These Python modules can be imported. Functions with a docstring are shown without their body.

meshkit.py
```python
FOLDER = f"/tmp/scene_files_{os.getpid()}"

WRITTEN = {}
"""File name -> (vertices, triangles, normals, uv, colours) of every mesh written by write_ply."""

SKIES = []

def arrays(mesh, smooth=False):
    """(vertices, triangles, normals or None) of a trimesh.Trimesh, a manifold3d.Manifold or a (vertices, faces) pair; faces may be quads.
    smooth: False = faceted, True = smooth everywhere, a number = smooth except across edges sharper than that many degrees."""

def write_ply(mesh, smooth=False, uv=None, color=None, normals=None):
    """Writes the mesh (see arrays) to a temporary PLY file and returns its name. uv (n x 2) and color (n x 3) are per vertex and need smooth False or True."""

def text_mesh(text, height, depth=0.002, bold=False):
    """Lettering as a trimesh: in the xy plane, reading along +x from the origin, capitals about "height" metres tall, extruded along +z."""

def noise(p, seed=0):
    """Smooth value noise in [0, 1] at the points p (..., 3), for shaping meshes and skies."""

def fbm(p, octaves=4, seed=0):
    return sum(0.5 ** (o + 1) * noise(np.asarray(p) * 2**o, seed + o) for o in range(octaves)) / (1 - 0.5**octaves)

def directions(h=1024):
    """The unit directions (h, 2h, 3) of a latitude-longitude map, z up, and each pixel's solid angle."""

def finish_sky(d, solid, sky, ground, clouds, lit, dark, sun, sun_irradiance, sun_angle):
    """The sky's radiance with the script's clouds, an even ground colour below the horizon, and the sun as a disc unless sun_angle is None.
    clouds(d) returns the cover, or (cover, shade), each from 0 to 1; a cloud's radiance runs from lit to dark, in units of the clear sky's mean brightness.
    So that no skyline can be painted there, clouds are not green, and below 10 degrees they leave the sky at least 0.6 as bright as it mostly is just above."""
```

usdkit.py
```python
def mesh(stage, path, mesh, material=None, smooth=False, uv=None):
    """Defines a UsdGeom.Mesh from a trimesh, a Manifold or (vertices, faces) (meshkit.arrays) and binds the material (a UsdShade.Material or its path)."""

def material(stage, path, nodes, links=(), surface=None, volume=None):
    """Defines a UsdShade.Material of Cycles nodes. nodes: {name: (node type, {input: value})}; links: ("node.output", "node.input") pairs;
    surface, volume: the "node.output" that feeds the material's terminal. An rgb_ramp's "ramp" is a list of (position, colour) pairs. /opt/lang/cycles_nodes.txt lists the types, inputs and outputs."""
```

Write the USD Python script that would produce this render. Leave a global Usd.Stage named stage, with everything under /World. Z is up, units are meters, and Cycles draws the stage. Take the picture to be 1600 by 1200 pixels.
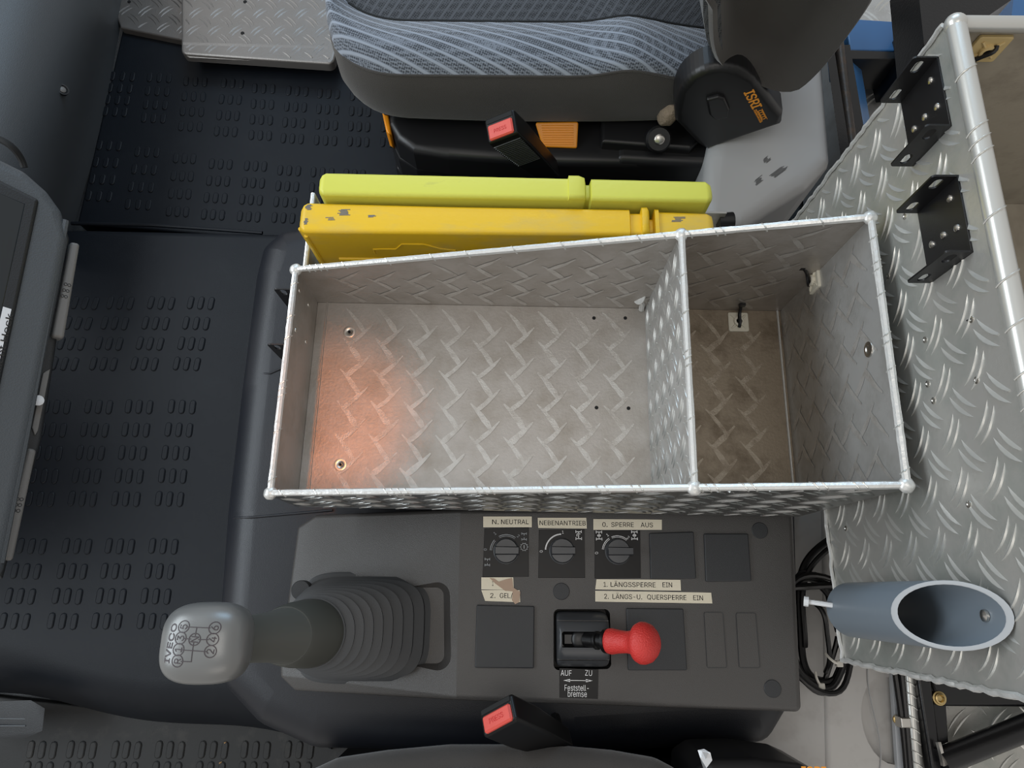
import math, random
import numpy as np
import trimesh
import manifold3d as m3
import shapely
from shapely.geometry import Polygon, LineString, Point
from shapely import affinity
import usdkit, meshkit
from pxr import Usd, UsdGeom, UsdLux, UsdShade, Gf, Sdf

stage = Usd.Stage.CreateInMemory()
UsdGeom.SetStageUpAxis(stage, UsdGeom.Tokens.z)
UsdGeom.SetStageMetersPerUnit(stage, 1.0)
UsdGeom.Xform.Define(stage, '/World')
UsdGeom.Scope.Define(stage, '/World/Looks')

# ------------------------------------------------------------------ camera
CAM_H, TILT, ROLL, FPX = 1.30, math.radians(16.22), math.radians(0.42), 1111.0
_R, _U, CF = np.array([1, 0, 0.]), np.array([0, math.cos(TILT), math.sin(TILT)]), np.array([0, math.sin(TILT), -math.cos(TILT)])
CR = math.cos(ROLL) * _R + math.sin(ROLL) * _U
CU = -math.sin(ROLL) * _R + math.cos(ROLL) * _U
CO = np.array([0, 0, CAM_H])
cam = UsdGeom.Camera.Define(stage, '/World/Camera')
cam.AddTransformOp().Set(Gf.Matrix4d(*CR, 0, *CU, 0, *(-CF), 0, *CO, 1))
cam.CreateHorizontalApertureAttr(36.0)
cam.CreateVerticalApertureAttr(27.0)
cam.CreateFocalLengthAttr(36.0 * FPX / 1600)
cam.CreateClippingRangeAttr(Gf.Vec2f(0.02, 100))
cam.CreateExposureAttr(0.0)

# ------------------------------------------------------------------ light: daylight through the cab's windows, plus added lamps
dome = UsdLux.DomeLight.Define(stage, '/World/sky_light')
dome.CreateColorAttr(Gf.Vec3f(1.0, 0.97, 0.93))
dome.CreateIntensityAttr(0.17)


def area_light(name, pos, target, w, h, color, power):
    L = UsdLux.RectLight.Define(stage, '/World/' + name)
    pos, target = np.array(pos, float), np.array(target, float)
    z = pos - target
    z /= np.linalg.norm(z)
    x = np.cross([0, 0, 1.0], z)
    x /= np.linalg.norm(x)
    y = np.cross(z, x)
    L.AddTransformOp().Set(Gf.Matrix4d(*x, 0, *y, 0, *z, 0, *pos, 1))
    L.CreateWidthAttr(w)
    L.CreateHeightAttr(h)
    L.CreateColorAttr(Gf.Vec3f(*color))
    L.CreateIntensityAttr(power)


area_light('windscreen_daylight', (-1.5, 0.25, 1.45), (0, 0.1, 0.5), 1.9, 0.65, (0.84, 0.93, 1.0), 6.2)
area_light('passenger_window_daylight', (0.0, 1.75, 1.65), (0, 0.2, 0.5), 1.1, 0.7, (0.48, 0.74, 1.0), 4.6)
area_light('driver_window_daylight', (0.1, -1.5, 1.7), (0, 0.2, 0.5), 1.1, 0.6, (1.0, 0.93, 0.85), 1.2)
area_light('added_overhead_fill', (0.02, -0.05, 2.2), (0.0, 0.12, 0.5), 0.7, 0.6, (1.0, 0.94, 0.88), 2.5)  # added overhead fill for soft warm light, no hatch is seen
# added amber spot, source unseen, for the warm glow in the box's front end
amber = UsdLux.SphereLight.Define(stage, '/World/added_amber_spot')
amber.CreateRadiusAttr(0.03)
amber.CreateColorAttr(Gf.Vec3f(1.0, 0.23, 0.0))
amber.CreateIntensityAttr(640.0)
_p, _t = np.array([-0.33, 0.20, 1.95]), np.array([-0.215, 0.20, 0.49])
_z = (_p - _t) / np.linalg.norm(_p - _t)
_x = np.cross([0, 1.0, 0], _z)
_x /= np.linalg.norm(_x)
amber.AddTransformOp().Set(Gf.Matrix4d(*_x, 0, *np.cross(_z, _x), 0, *_z, 0, *_p, 1))
_s = UsdLux.ShapingAPI.Apply(amber.GetPrim())
_s.CreateShapingConeAngleAttr(4.6)
_s.CreateShapingConeSoftnessAttr(0.8)


# ------------------------------------------------------------------ helpers: from a place in the photograph to a point of the cab
def ray(px, py):
    return (px - 800) / FPX * CR - (py - 600) / FPX * CU + CF


def at(px, py, z):
    d = ray(px, py)
    return CO + d * (z - CAM_H) / d[2]


def atx(px, py, x):
    d = ray(px, py)
    return CO + d * x / d[0]


def aty(px, py, y):
    d = ray(px, py)
    return CO + d * y / d[1]


def atp(px, py, P, n):
    d = ray(px, py)
    n = np.asarray(n, float)
    return CO + d * np.dot(np.asarray(P) - CO, n) / np.dot(d, n)


def unit(v):
    v = np.asarray(v, float)
    return v / np.linalg.norm(v)


class Frame:
    """A local frame: origin O, axes u, v, n."""

    def __init__(s, O, u, v=None, n=None):
        s.O, s.u = np.asarray(O, float), unit(u)
        if n is not None:
            s.n = unit(np.asarray(n) - np.dot(n, s.u) * s.u)
            s.v = np.cross(s.n, s.u)
        else:
            s.v = unit(np.asarray(v) - np.dot(v, s.u) * s.u)
            s.n = np.cross(s.u, s.v)

    def to(s, p):
        p = np.asarray(p, float).reshape(-1, 3)
        return s.O + p[:, :1] * s.u + p[:, 1:2] * s.v + p[:, 2:3] * s.n

    def loc(s, P):
        d = np.asarray(P, float) - s.O
        return np.stack([d @ s.u, d @ s.v, d @ s.n], -1)

    def put(s, mesh):
        v, f = vf(mesh)
        return (s.to(v), f)

    def shift(s, a, b, c=0):
        return Frame(s.to([a, b, c])[0], s.u, s.v)


FLAT = Frame((0, 0, 0), (1, 0, 0), (0, 1, 0))


def vf(mesh):
    if hasattr(mesh, 'to_mesh'):
        m = mesh.to_mesh()
        return np.array(m.vert_properties[:, :3], float), np.array(m.tri_verts)
    if isinstance(mesh, tuple):
        v, f = np.asarray(mesh[0], float), np.asarray(mesh[1], int)
        if f.shape[1] == 4:
            f = np.vstack([f[:, [0, 1, 2]], f[:, [0, 2, 3]]])
        return v, f
    return np.array(mesh.vertices, float), np.array(mesh.faces)


def join(*ms):
    V, F, o = [], [], 0
    for m in ms:
        v, f = vf(m)
        V.append(v)
        F.append(f + o)
        o += len(v)
    return (np.vstack(V), np.vstack(F))


def hull(pts):
    return m3.Manifold.hull_points(np.asarray(pts, float))


def cbox(x0, x1, y0, y1, z0, z1, b=0.001):
    P = []
    for sx, x in ((1, x0), (-1, x1)):
        for sy, y in ((1, y0), (-1, y1)):
            for sz, z in ((1, z0), (-1, z1)):
                P += [(x, y + sy * b, z + sz * b), (x + sx * b, y, z + sz * b), (x + sx * b, y + sy * b, z)]
    return hull(P)


def rbox(x0, x1, y0, y1, z0, z1, r=0.01, n=3):
    s = trimesh.creation.icosphere(n - 1, r).vertices
    P = [s + [x, y, z] for x in (x0 + r, x1 - r) for y in (y0 + r, y1 - r) for z in (z0 + r, z1 - r)]
    return hull(np.vstack(P))


def ring(poly):
    return np.array(poly.exterior.coords)[:-1]


def slab(pts, z0, z1, b=0.0, r=0.0, frame=FLAT, steps=3, rbot=False):
    """A plate with the outline pts (local u, v), from z0 to z1, corners rounded by r, upper edge rounded by b (convex outlines)."""
    P = pts if isinstance(pts, Polygon) else Polygon(pts)
    if not P.is_valid:
        P = P.buffer(0)
    if r > 0:
        P = P.buffer(-r).buffer(r, quad_segs=6)
    if b <= 0:
        m = trimesh.creation.extrude_polygon(P, z1 - z0, engine='earcut')
        m.apply_translation([0, 0, z0])
        return frame.put(m)
    L = [(P, z0)]
    for k in range(steps + 1):
        a = k / steps * math.pi / 2
        L.append((P.buffer(-b * (1 - math.cos(a)) - 1e-7), z1 - b + b * math.sin(a)))
    V = np.vstack([np.c_[ring(q), np.full(len(ring(q)), z)] for q, z in L if not q.is_empty])
    return frame.put(hull(V))


def pslab(pix, frame, z0, z1, b=0.0, r=0.0):
    """slab with its outline given as places of the photograph that lie in the frame's plane (at height z1)."""
    P0 = frame.to([0, 0, z1])[0]
    return slab([frame.loc(atp(x, y, P0, frame.n))[:2] for x, y in pix], z0, z1, b, r, frame)


def grid(P):
    """A sheet through an array of points (rows, columns, 3)."""
    P = np.asarray(P, float)
    h, w = P.shape[:2]
    i, j = np.meshgrid(np.arange(h - 1), np.arange(w - 1), indexing='ij')
    a = (i * w + j).ravel()
    return (P.reshape(-1, 3), np.stack([a, a + 1, a + w + 1, a + w], 1))


def loft(rings, caps=True, closed=True):
    R = np.asarray(rings, float)
    k, n = R.shape[:2]
    V, F = R.reshape(-1, 3), []
    for i in range(k - 1):
        for j in range(n if closed else n - 1):
            a, b = i * n + j, i * n + (j + 1) % n
            F += [(a, b, b + n), (a, b + n, a + n)]
    if caps:
        for i, o in ((0, 1), (k - 1, 0)):
            c = len(V)
            V = np.vstack([V, R[i].mean(0)])
            for j in range(n):
                a, b = i * n + j, i * n + (j + 1) % n
                F.append((c, b, a) if o else (c, a, b))
    return (V, np.array(F))


def lathe(profile, frame, sides=24):
    """profile: (radius, height along the frame's n)."""
    a = np.arange(sides) * 2 * math.pi / sides
    return loft([frame.to(np.c_[r * np.cos(a), r * np.sin(a), np.full(sides, h)]) for r, h in profile])


def tube(path, r, sides=10, smooth=0):
    p = np.asarray(path, float)
    if smooth:
        p = spline(p, smooth)
    t = np.gradient(p, axis=0)
    t /= np.linalg.norm(t, axis=1, keepdims=True)
    up = np.array([0, 0, 1.0]) if abs(t[0][2]) < 0.9 else np.array([1.0, 0, 0])
    a, rings = np.arange(sides) * 2 * math.pi / sides, []
    u = unit(np.cross(up, t[0]))
    rr = np.broadcast_to(r, (len(p),))
    for k in range(len(p)):
        u = unit(u - np.dot(u, t[k]) * t[k])
        w = np.cross(t[k], u)
        rings.append(p[k] + rr[k] * (np.cos(a)[:, None] * u + np.sin(a)[:, None] * w))
    return loft(rings)


def spline(p, n):
    from scipy.interpolate import CubicSpline
    p = np.asarray(p, float)
    s = np.r_[0, np.cumsum(np.linalg.norm(np.diff(p, axis=0), axis=1))]
    return CubicSpline(s, p)(np.linspace(0, s[-1], n))


def ribbon(pts, w, frame, z0, z1, closed=False):
    """A flat line of width w through local points."""
    q = LineString(list(pts) + ([pts[0]] if closed else [])).buffer(w / 2, cap_style='flat', quad_segs=2)
    return frame.put(flat(q, z0, z1))


def flat(q, z0, z1):
    ms = []
    for g in getattr(q, 'geoms', [q]):
        m = trimesh.creation.extrude_polygon(g, z1 - z0, engine='earcut')
        m.apply_translation([0, 0, z0])
        ms.append(m)
    return join(*ms)


def text(s, frame, x, y, width, height, depth=0.0003, z=0.0, bold=False, parts=None):
    """Lettering in the frame's plane: from x along u, base line y, fitted to width and capital height."""
    m = meshkit.text_mesh(s, height, depth, bold)
    v, f = vf(m)
    if width:
        v[:, 0] = (v[:, 0] - v[:, 0].min()) / np.ptp(v[:, 0]) * width
    v += [x, y, z]
    return frame.put((v, f))


def circle(x, y, r, n=24):
    return [(x + r * math.cos(a), y + r * math.sin(a)) for a in np.arange(n) * 2 * math.pi / n]


def arc(x, y, r, a0, a1, n=14):
    return [(x + r * math.cos(a), y + r * math.sin(a)) for a in np.radians(np.linspace(a0, a1, n))]


def tread(frame, poly, p=0.041, length=0.033, w=0.0044, h=0.0013, gap=0.0082, n=7, z=0.0, per=2, rot=45, off=(0, 0), bow=.0028):
    """Raised bars of tread plate inside the outline poly (local u, v): a list of meshes, one for each bar. Bar pairs of one slant stand on a square lattice, those of the other slant in its middles."""
    P = poly if isinstance(poly, Polygon) else Polygon(poly)
    x0, y0, x1, y1 = P.bounds
    PB = P.buffer(0.001)
    out = []
    for i in range(int(math.floor((x0 - off[0]) / p)) - 1, int((x1 - off[0]) / p) + 2):
        for j in range(int(math.floor((y0 - off[1]) / p)) - 1, int((y1 - off[1]) / p) + 2):
            for b in (0, 1):
                ang = math.radians(rot - 90 * b)
                d, e = np.array([math.cos(ang), math.sin(ang)]), np.array([-math.sin(ang), math.cos(ang)])
                for k in range(per):
                    c = np.array([(i + .5 * b) * p + off[0], (j + .5 * b) * p + off[1]]) + e * gap * (k - (per - 1) / 2)
                    if not P.contains(Point(c)):
                        continue
                    V = []
                    for q in np.linspace(-1, 1, n):
                        m = c + d * q * length / 2 + e * bow * (.5 - q * q)
                        ww, hh = w / 2 * (1 - q * q * 0.96), h * (1 - q * q) ** 0.6
                        V += [(*(m - e * ww), z - 0.0002), (*(m + e * ww * .30), z + hh), (*(m + e * ww * .62), z + hh), (*(m + e * ww), z - 0.0002)]
                    V = np.array(V)
                    keep = [m for m in range(n) if PB.contains(Point(*V[m * 4 + 1][:2]))]
                    if len(keep) < 3 or keep[-1] - keep[0] + 1 != len(keep):
                        continue
                    V = np.vstack([V[m * 4:m * 4 + 4] for m in keep])
                    F = []
                    for q in range(len(keep) - 1):
                        for r_ in range(3):
                            t_ = q * 4 + r_
                            F += [(t_, t_ + 4, t_ + 5), (t_, t_ + 5, t_ + 1)]
                    for t_ in (0, (len(keep) - 1) * 4):
                        F += [(t_, t_ + 1, t_ + 2), (t_, t_ + 2, t_ + 3)]
                    out.append((frame.to(V), np.array(F)))
    return out


def wedges(frame, poly, p, seed=1, z=0.0):
    """The faint wedge marks that the bars leave on the back of tread plate."""
    P = Polygon(poly)
    x0, y0, x1, y1 = P.bounds
    rr, out = np.random.default_rng(seed), []
    for i in range(int(x0 / p) - 2, int(x1 / p) + 2):
        for j in range(int(y0 / p) - 2, int(y1 / p) + 2):
            for b in (0, 1):
                c = np.array([(i + .22 * b) * p, (j + .5 * b) * p])
                d = np.array([.62, -.78]) if b == 0 else np.array([-.72, -.69])
                e = np.array([-d[1], d[0]])
                L = p * .99
                S = np.linspace(-.5, .5, 7)
                wd = np.array([.0009, .0016, .0024, .0031, .0036, .0037, .0028]) * rr.uniform(.75, 1.1)
                A = [c + d * s * L + e * (w * rr.uniform(.75, 1.15) + .0012 * (.25 - s * s) * 4) for s, w in zip(S, wd)]
                B = [c + d * s * L - e * (w * rr.uniform(.75, 1.15) - .0012 * (.25 - s * s) * 4) for s, w in zip(S, wd)]
                if not all(P.contains(Point(q)) for q in (A[0], A[-1], B[0], B[-1])):
                    continue
                V = [(*q, z + .00025 + .00018 * b) for q in A] + [(*q, z + .00025 + .00018 * b) for q in B]
                F = []
                for k in range(6):
                    F += [(k, k + 1, k + 8), (k, k + 8, k + 7)]
                out.append((frame.to(V), np.array(F)[:, ::-1]))
    return out


# ------------------------------------------------------------------ helpers: prims
_used = {}


def numbered(path):
    k = _used.get(path, -1) + 1
    _used[path] = k
    return path if k == 0 else f'{path}_{k:03d}'


def keys(prim, label=None, cat=None, group=None, kind=None):
    for k, v in (('label', label), ('category', cat), ('group', group), ('kind', kind)):
        if v:
            prim.SetCustomDataByKey(k, v)


class Thing:
    def __init__(s, name, label=None, cat=None, base=(0, 0, 0), group=None, kind=None):
        s.path, s.base = numbered('/World/' + name), np.asarray(base, float)
        x = UsdGeom.Xform.Define(stage, s.path)
        x.AddTranslateOp().Set(Gf.Vec3d(*map(float, s.base)))
        s.prim = x.GetPrim()
        keys(s.prim, label, cat, group, kind)

    def part(s, name, mesh, mat, label=None, parent=None, smooth=35, kind=None):
        v, f = vf(mesh)
        m = usdkit.mesh(stage, numbered((parent or s.path) + '/' + name), (v - s.base, f), M[mat], smooth=smooth)
        keys(m.GetPrim(), label, kind=kind)
        return str(m.GetPath())


def single(name, mesh, mat, label=None, cat=None, group=None, kind=None, smooth=35):
    v, f = vf(mesh)
    m = usdkit.mesh(stage, numbered('/World/' + name), (v, f), M[mat], smooth=smooth)
    keys(m.GetPrim(), label, cat, group, kind)
    return str(m.GetPath())


# ------------------------------------------------------------------ materials
M = {}


def mat(name, col, rough=0.5, metal=0.0, grain=None, mottle=None, spec=0.5, coat=0, sheen=0, **kw):
    """grain: (noise scale, strength); mottle: (scale, second colour, from, to[, stretch])."""
    nodes = {'p': ('principled_bsdf', {'base_color': col, 'roughness': rough, 'metallic': metal, 'specular_ior_level': spec, 'coat_weight': coat, 'sheen_weight': sheen, **kw}), 'g': ('geometry', {})}
    links = []
    if grain:
        nodes['n'] = ('noise_texture', {'scale': grain[0], 'detail': 3.0})
        nodes['b'] = ('bump', {'strength': grain[1], 'distance': 0.6 / grain[0]})
        links += [('g.position', 'n.vector'), ('n.fac', 'b.height'), ('b.normal', 'p.normal')]
    if mottle:
        nodes['mp'] = ('mapping', {'scale': mottle[4] if len(mottle) > 4 else (1, 1, 1)})
        nodes['m'] = ('noise_texture', {'scale': mottle[0], 'detail': 5.0, 'roughness': 0.62})
        nodes['r'] = ('rgb_ramp', {'ramp': [(0, col), (mottle[2], col), (mottle[3], mottle[1]), (1, mottle[1])]})
        links += [('g.position', 'mp.vector'), ('mp.vector', 'm.vector'), ('m.fac', 'r.fac'), ('r.color', 'p.base_color')]
    M[name] = usdkit.material(stage, '/World/Looks/' + name, nodes, links, surface='p.BSDF')


mat('console_plastic', (.056, .053, .051), .44, spec=.6, grain=(1100, .55))
mat('blank_plastic', (.026, .028, .031), .5, grain=(1600, .5))
mat('black_gloss', (.005, .005, .0055), .34, spec=.25)
mat('black_plastic', (.010, .010, .011), .38, grain=(1500, .15))
mat('knob_plastic', (.042, .045, .050), .32)
mat('cover_plastic', (.0085, .010, .0145), .44, grain=(900, .2), mottle=(9, (.011, .0125, .017), .45, .7))
mat('rubber', (.0042, .0062, .0100), .55, grain=(500, .12), mottle=(14, (.0066, .0088, .0125), .5, .75), spec=.3)
mat('rubber_dusty', (.0085, .0088, .009), .62, grain=(500, .15), mottle=(30, (.03, .028, .025), .55, .8))
mat('dash_plastic', (.072, .081, .090), .5, grain=(700, .5))
mat('dash_dark', (.016, .018, .021), .45, grain=(700, .3))
mat('screen', (.016, .021, .025), .25)
mat('grip_grey', (.17, .165, .16), .45, grain=(900, .2))
mat('aluminium', (.52, .515, .50), .40, 0.55, grain=(260, .10), mottle=(22, (.40, .39, .365), .45, .72))
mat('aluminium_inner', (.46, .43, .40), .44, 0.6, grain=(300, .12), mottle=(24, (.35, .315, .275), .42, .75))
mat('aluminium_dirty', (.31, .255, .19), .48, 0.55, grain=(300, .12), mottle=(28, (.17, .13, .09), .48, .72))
mat('press_mark', (.575, .555, .525), .44, 0.6, grain=(500, .3), mottle=(70, (.455, .425, .39), .42, .66))
mat('aluminium_shaded', (.34, .34, .33), .30, 0.95, grain=(260, .10))  # darker copy of the metal: shade on the near wall put into the colour
mat('step_aluminium', (.27, .25, .235), .42, 0.6, grain=(260, .1), mottle=(18, (.25, .235, .22), .42, .72))
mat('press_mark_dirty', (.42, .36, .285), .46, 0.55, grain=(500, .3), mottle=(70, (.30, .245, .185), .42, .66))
mat('strip_white', (.58, .61, .65), .45)
mat('tread_bar', (.62, .62, .59), .30, 0.6)
mat('weld', (.70, .70, .68), .36, 0.5, grain=(220, .2))
mat('galvanised', (.475, .465, .435), .38, 0.5, grain=(200, .10), mottle=(16, (.36, .375, .345), .42, .68))
mat('steel', (.62, .60, .56), .3, 1.0)
mat('brass', (.55, .42, .20), .35, 1.0)
mat('hole', (.004, .004, .004), .8)
mat('black_paint', (.009, .009, .010), .36, grain=(1400, .35))
mat('black_steel', (.008, .008, .009), .28, grain=(300, .08))
mat('rust_steel', (.05, .04, .033), .45, .3, grain=(300, .2), mottle=(60, (.10, .06, .035), .5, .75))
mat('blue_sky_sheen', (.05, .16, .36), .30)  # blue base colour stands in for sky reflected in black gloss
mat('yellow_lime', (.62, .62, .085), .42, grain=(160, .05), mottle=(26, (.34, .33, .10), .66, .82, (.35, 1, 1)))
mat('yellow_amber', (.78, .49, .014), .42, grain=(160, .05), mottle=(24, (.56, .42, .12), .50, .80, (.35, 1, 1)))
mat('yellow_worn', (.76, .55, .11), .5, grain=(160, .08), mottle=(24, (.22, .20, .17), .64, .74, (.4, 1, 1)))
mat('seat_side', (.040, .036, .033), .9, grain=(900, .6), sheen=.25)
mat('seat_back', (.046, .042, .038), .9, grain=(900, .6), sheen=.25)
mat('red_button', (.62, .075, .055), .42)
mat('red_knob', (.58, .035, .03), .45, grain=(620, .9))
mat('amber_lens', (.75, .26, .01), .3)
mat('orange_print', (.85, .33, .03), .5)
mat('label_ivory', (.72, .66, .52), .55)
mat('label_torn', (.42, .30, .22), .7)
mat('label_white', (.75, .77, .80), .5)
mat('ink', (.012, .011, .010), .6)
mat('white_print', (.70, .70, .70), .5)
mat('grey_print', (.30, .32, .34), .5)
mat('lever_grey', (.085, .088, .080), .45, grain=(900, .1))
mat('boot_rubber', (.045, .048, .052), .5, grain=(900, .1))
mat('boot_tip', (.055, .057, .050), .5, grain=(900, .1))
mat('knob_silver', (.185, .188, .186), .33, .35, grain=(900, .04))
mat('knob_ink', (.045, .035, .04), .5)
mat('pvc_grey', (.155, .185, .215), .38, grain=(120, .03))
mat('pvc_edge', (.36, .37, .38), .6)
mat('cab_grey', (.55, .54, .525), .5, grain=(700, .1), mottle=(30, (.47, .455, .44), .52, .75))
mat('cab_white', (.42, .425, .43), .45)
mat('locker_board', (.36, .32, .255), .5, grain=(200, .1), mottle=(18, (.22, .19, .15), .5, .8, (1, .5, 1)))
mat('mount_cream', (.70, .66, .55), .5)
mat('mount_yellowed', (.62, .47, .22), .5)
mat('cable', (.008, .008, .009), .35)
mat('tie_white', (.70, .68, .62), .4)
mat('foam', (.22, .17, .12), .9, grain=(300, 1.0))
mat('clear_tag', (.62, .64, .66), .15)
mat('scuff_grey', (.17, .16, .15), .6)
mat('scuff_dark', (.09, .095, .10), .6)
mat('straw', (.30, .17, .07), .8)


def weave(name, dark, light, rot, stripe, depth, mesh):
    """Seat cloth: light bands in one direction over a fine mesh."""
    nodes = {'g': ('geometry', {}), 'mp': ('mapping', {'rotation': (0, 0, math.radians(rot))}),
             'w': ('wave_texture', {'wave_type': 'bands', 'bands_direction': 'y', 'scale': stripe, 'distortion': 0.0, 'detail': 0.0, 'detail_scale': 1.0}),
             'mx': ('mapping', {'rotation': (0, 0, math.radians(rot)), 'scale': (mesh, mesh, mesh)}),
             'v': ('voronoi_texture', {'feature': 'f1', 'scale': 1.0, 'randomness': 0.25}),
             'rs': ('rgb_ramp', {'ramp': [(0, (0, 0, 0)), (.72, (0.05, .05, .05)), (.95, (1, 1, 1)), (1, (1, 1, 1))]}),
             'rv': ('rgb_ramp', {'ramp': [(0, (0, 0, 0)), (.3, (0, 0, 0)), (.62, (1, 1, 1)), (1, (1, 1, 1))]}),
             'a': ('math', {'math_type': 'multiply', 'value2': depth}), 's': ('math', {'math_type': 'maximum'}),
             'c': ('mix', {'mix_type': 'mix', 'color1': dark, 'color2': light}),
             'b': ('bump', {'strength': .5, 'distance': .0012}),
             'p': ('principled_bsdf', {'roughness': .9, 'sheen_weight': .3})}
    links = [('g.position', 'mp.vector'), ('mp.vector', 'w.vector'), ('g.position', 'mx.vector'), ('mx.vector', 'v.vector'), ('w.fac', 'rs.fac'), ('v.distance', 'rv.fac'),
             ('rv.color', 'a.value1'), ('a.value', 's.value1'), ('rs.color', 's.value2'), ('s.value', 'c.fac'), ('c.color', 'p.base_color'), ('s.value', 'b.height'), ('b.normal', 'p.normal')]
    M[name] = usdkit.material(stage, '/World/Looks/' + name, nodes, links, surface='p.BSDF')


weave('seat_cloth', (.028, .034, .045), (.24, .27, .32), 22, 22, .62, 330)
weave('seat_cloth_dark', (.010, .012, .016), (.060, .065, .075), -55, 26, .8, 360)

random.seed(7)
Z_PASS, Z_MID, Z_DRIVE, Z_COVER, Z_CON = 0.10, 0.145, 0.07, 0.335, 0.46


def poly_at(pix, z):
    return [at(x, y, z)[:2] for x, y in pix]


# ================================================================== the setting
single('floor', cbox(-1.1, 0.95, -0.62, 1.35, 0.0, 0.05, .004), 'black_plastic', kind='structure')

# lower dash side wall on the passenger's side
P1 = [at(192, 20, .1), at(170, 140, .1), at(145, 250, .1), at(116, 350, .1), at(95, 430, .1)]
P2 = [at(170, 10, .17), at(142, 140, .17), at(118, 240, .17), at(92, 330, .17), at(72, 410, .17)]
P3 = [at(140, 0, .27), at(108, 140, .27), at(84, 230, .27), at(62, 320, .27), at(44, 400, .27)]
P4 = [at(70, -5, .36), at(42, 130, .36), at(20, 230, .36), at(0, 310, .36), at(-16, 390, .36)]
P5 = [at(-60, -10, .42), at(-80, 120, .42), at(-100, 230, .42), at(-120, 310, .42), at(-130, 390, .42)]
rows = []
for k in range(5):
    rows.append(spline([P1[k], P2[k], P3[k], P4[k], P5[k]], 16))
ext = [r + (rows[0] - rows[1]) * 1.2 for r in rows[:1]]
g0 = np.array(ext + rows)
back = np.array([[[-1.0, p[0][1], p[-1][2]], [-1.0, p[0][1], .06], [p[0][0], p[0][1], .06]] for p in g0])
single('trim_1', grid(np.concatenate([g0, back], 1)), 'dash_plastic', 'moulded blue grey lower dash wall beside the passenger footwell', kind='structure', smooth=60)
O = at(98, 140, .292)
SF = Frame(O, (0, 1, 0), n=(.75, 0, .66))
t = Thing('trim_screw', 'recessed round cross head screw in the blue grey lower dash wall', 'screw', O)
t.part('washer', lathe([(.0095, -.004), (.0095, .0015), (.0075, .0018), (.0055, -.001)], SF, 20), 'dash_dark')
t.part('head', lathe([(.0052, -.003), (.0052, .0005), (.0035, .0016), (0.0001, .0018)], SF, 16), 'grip_grey')

# grey moulded cab floor behind the seats
t = Thing('trim', 'grey moulded cab floor panel running behind the console', 'floor panel', at(1300, 1120, .30), kind='structure')
body = slab(poly_at([(1283, 770), (1340, 770), (1455, 1000), (1455, 1240), (1290, 1240)], .305), .06, .305, .008, .01)
rec = slab([at(1390, 1125, .305)[:2] + np.array([.036 * math.cos(a), .052 * math.sin(a)]) for a in np.arange(24) * math.pi / 12], .295, .32)
body = m3.Manifold(m3.Mesh(np.asarray(vf(body)[0], np.float32), np.asarray(vf(body)[1], np.uint32))) - m3.Manifold(m3.Mesh(np.asarray(vf(rec)[0], np.float32), np.asarray(vf(rec)[1], np.uint32)))
t.part('panel', body, 'cab_grey')
t.part('side_flank', hull([at(1286, 770, .302), at(1292, 1240, .302), at(1286, 770, .06), at(1292, 1240, .06), at(1180, 770, .255), at(1130, 1240, .255), at(1180, 770, .06), at(1130, 1240, .06)]), 'cab_grey')
t.part('seam', tube([at(1356, 1040, .306), at(1362, 1100, .306), at(1368, 1125, .306), at(1372, 1215, .306)], .0009, 6, 20), 'cab_white')

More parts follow.
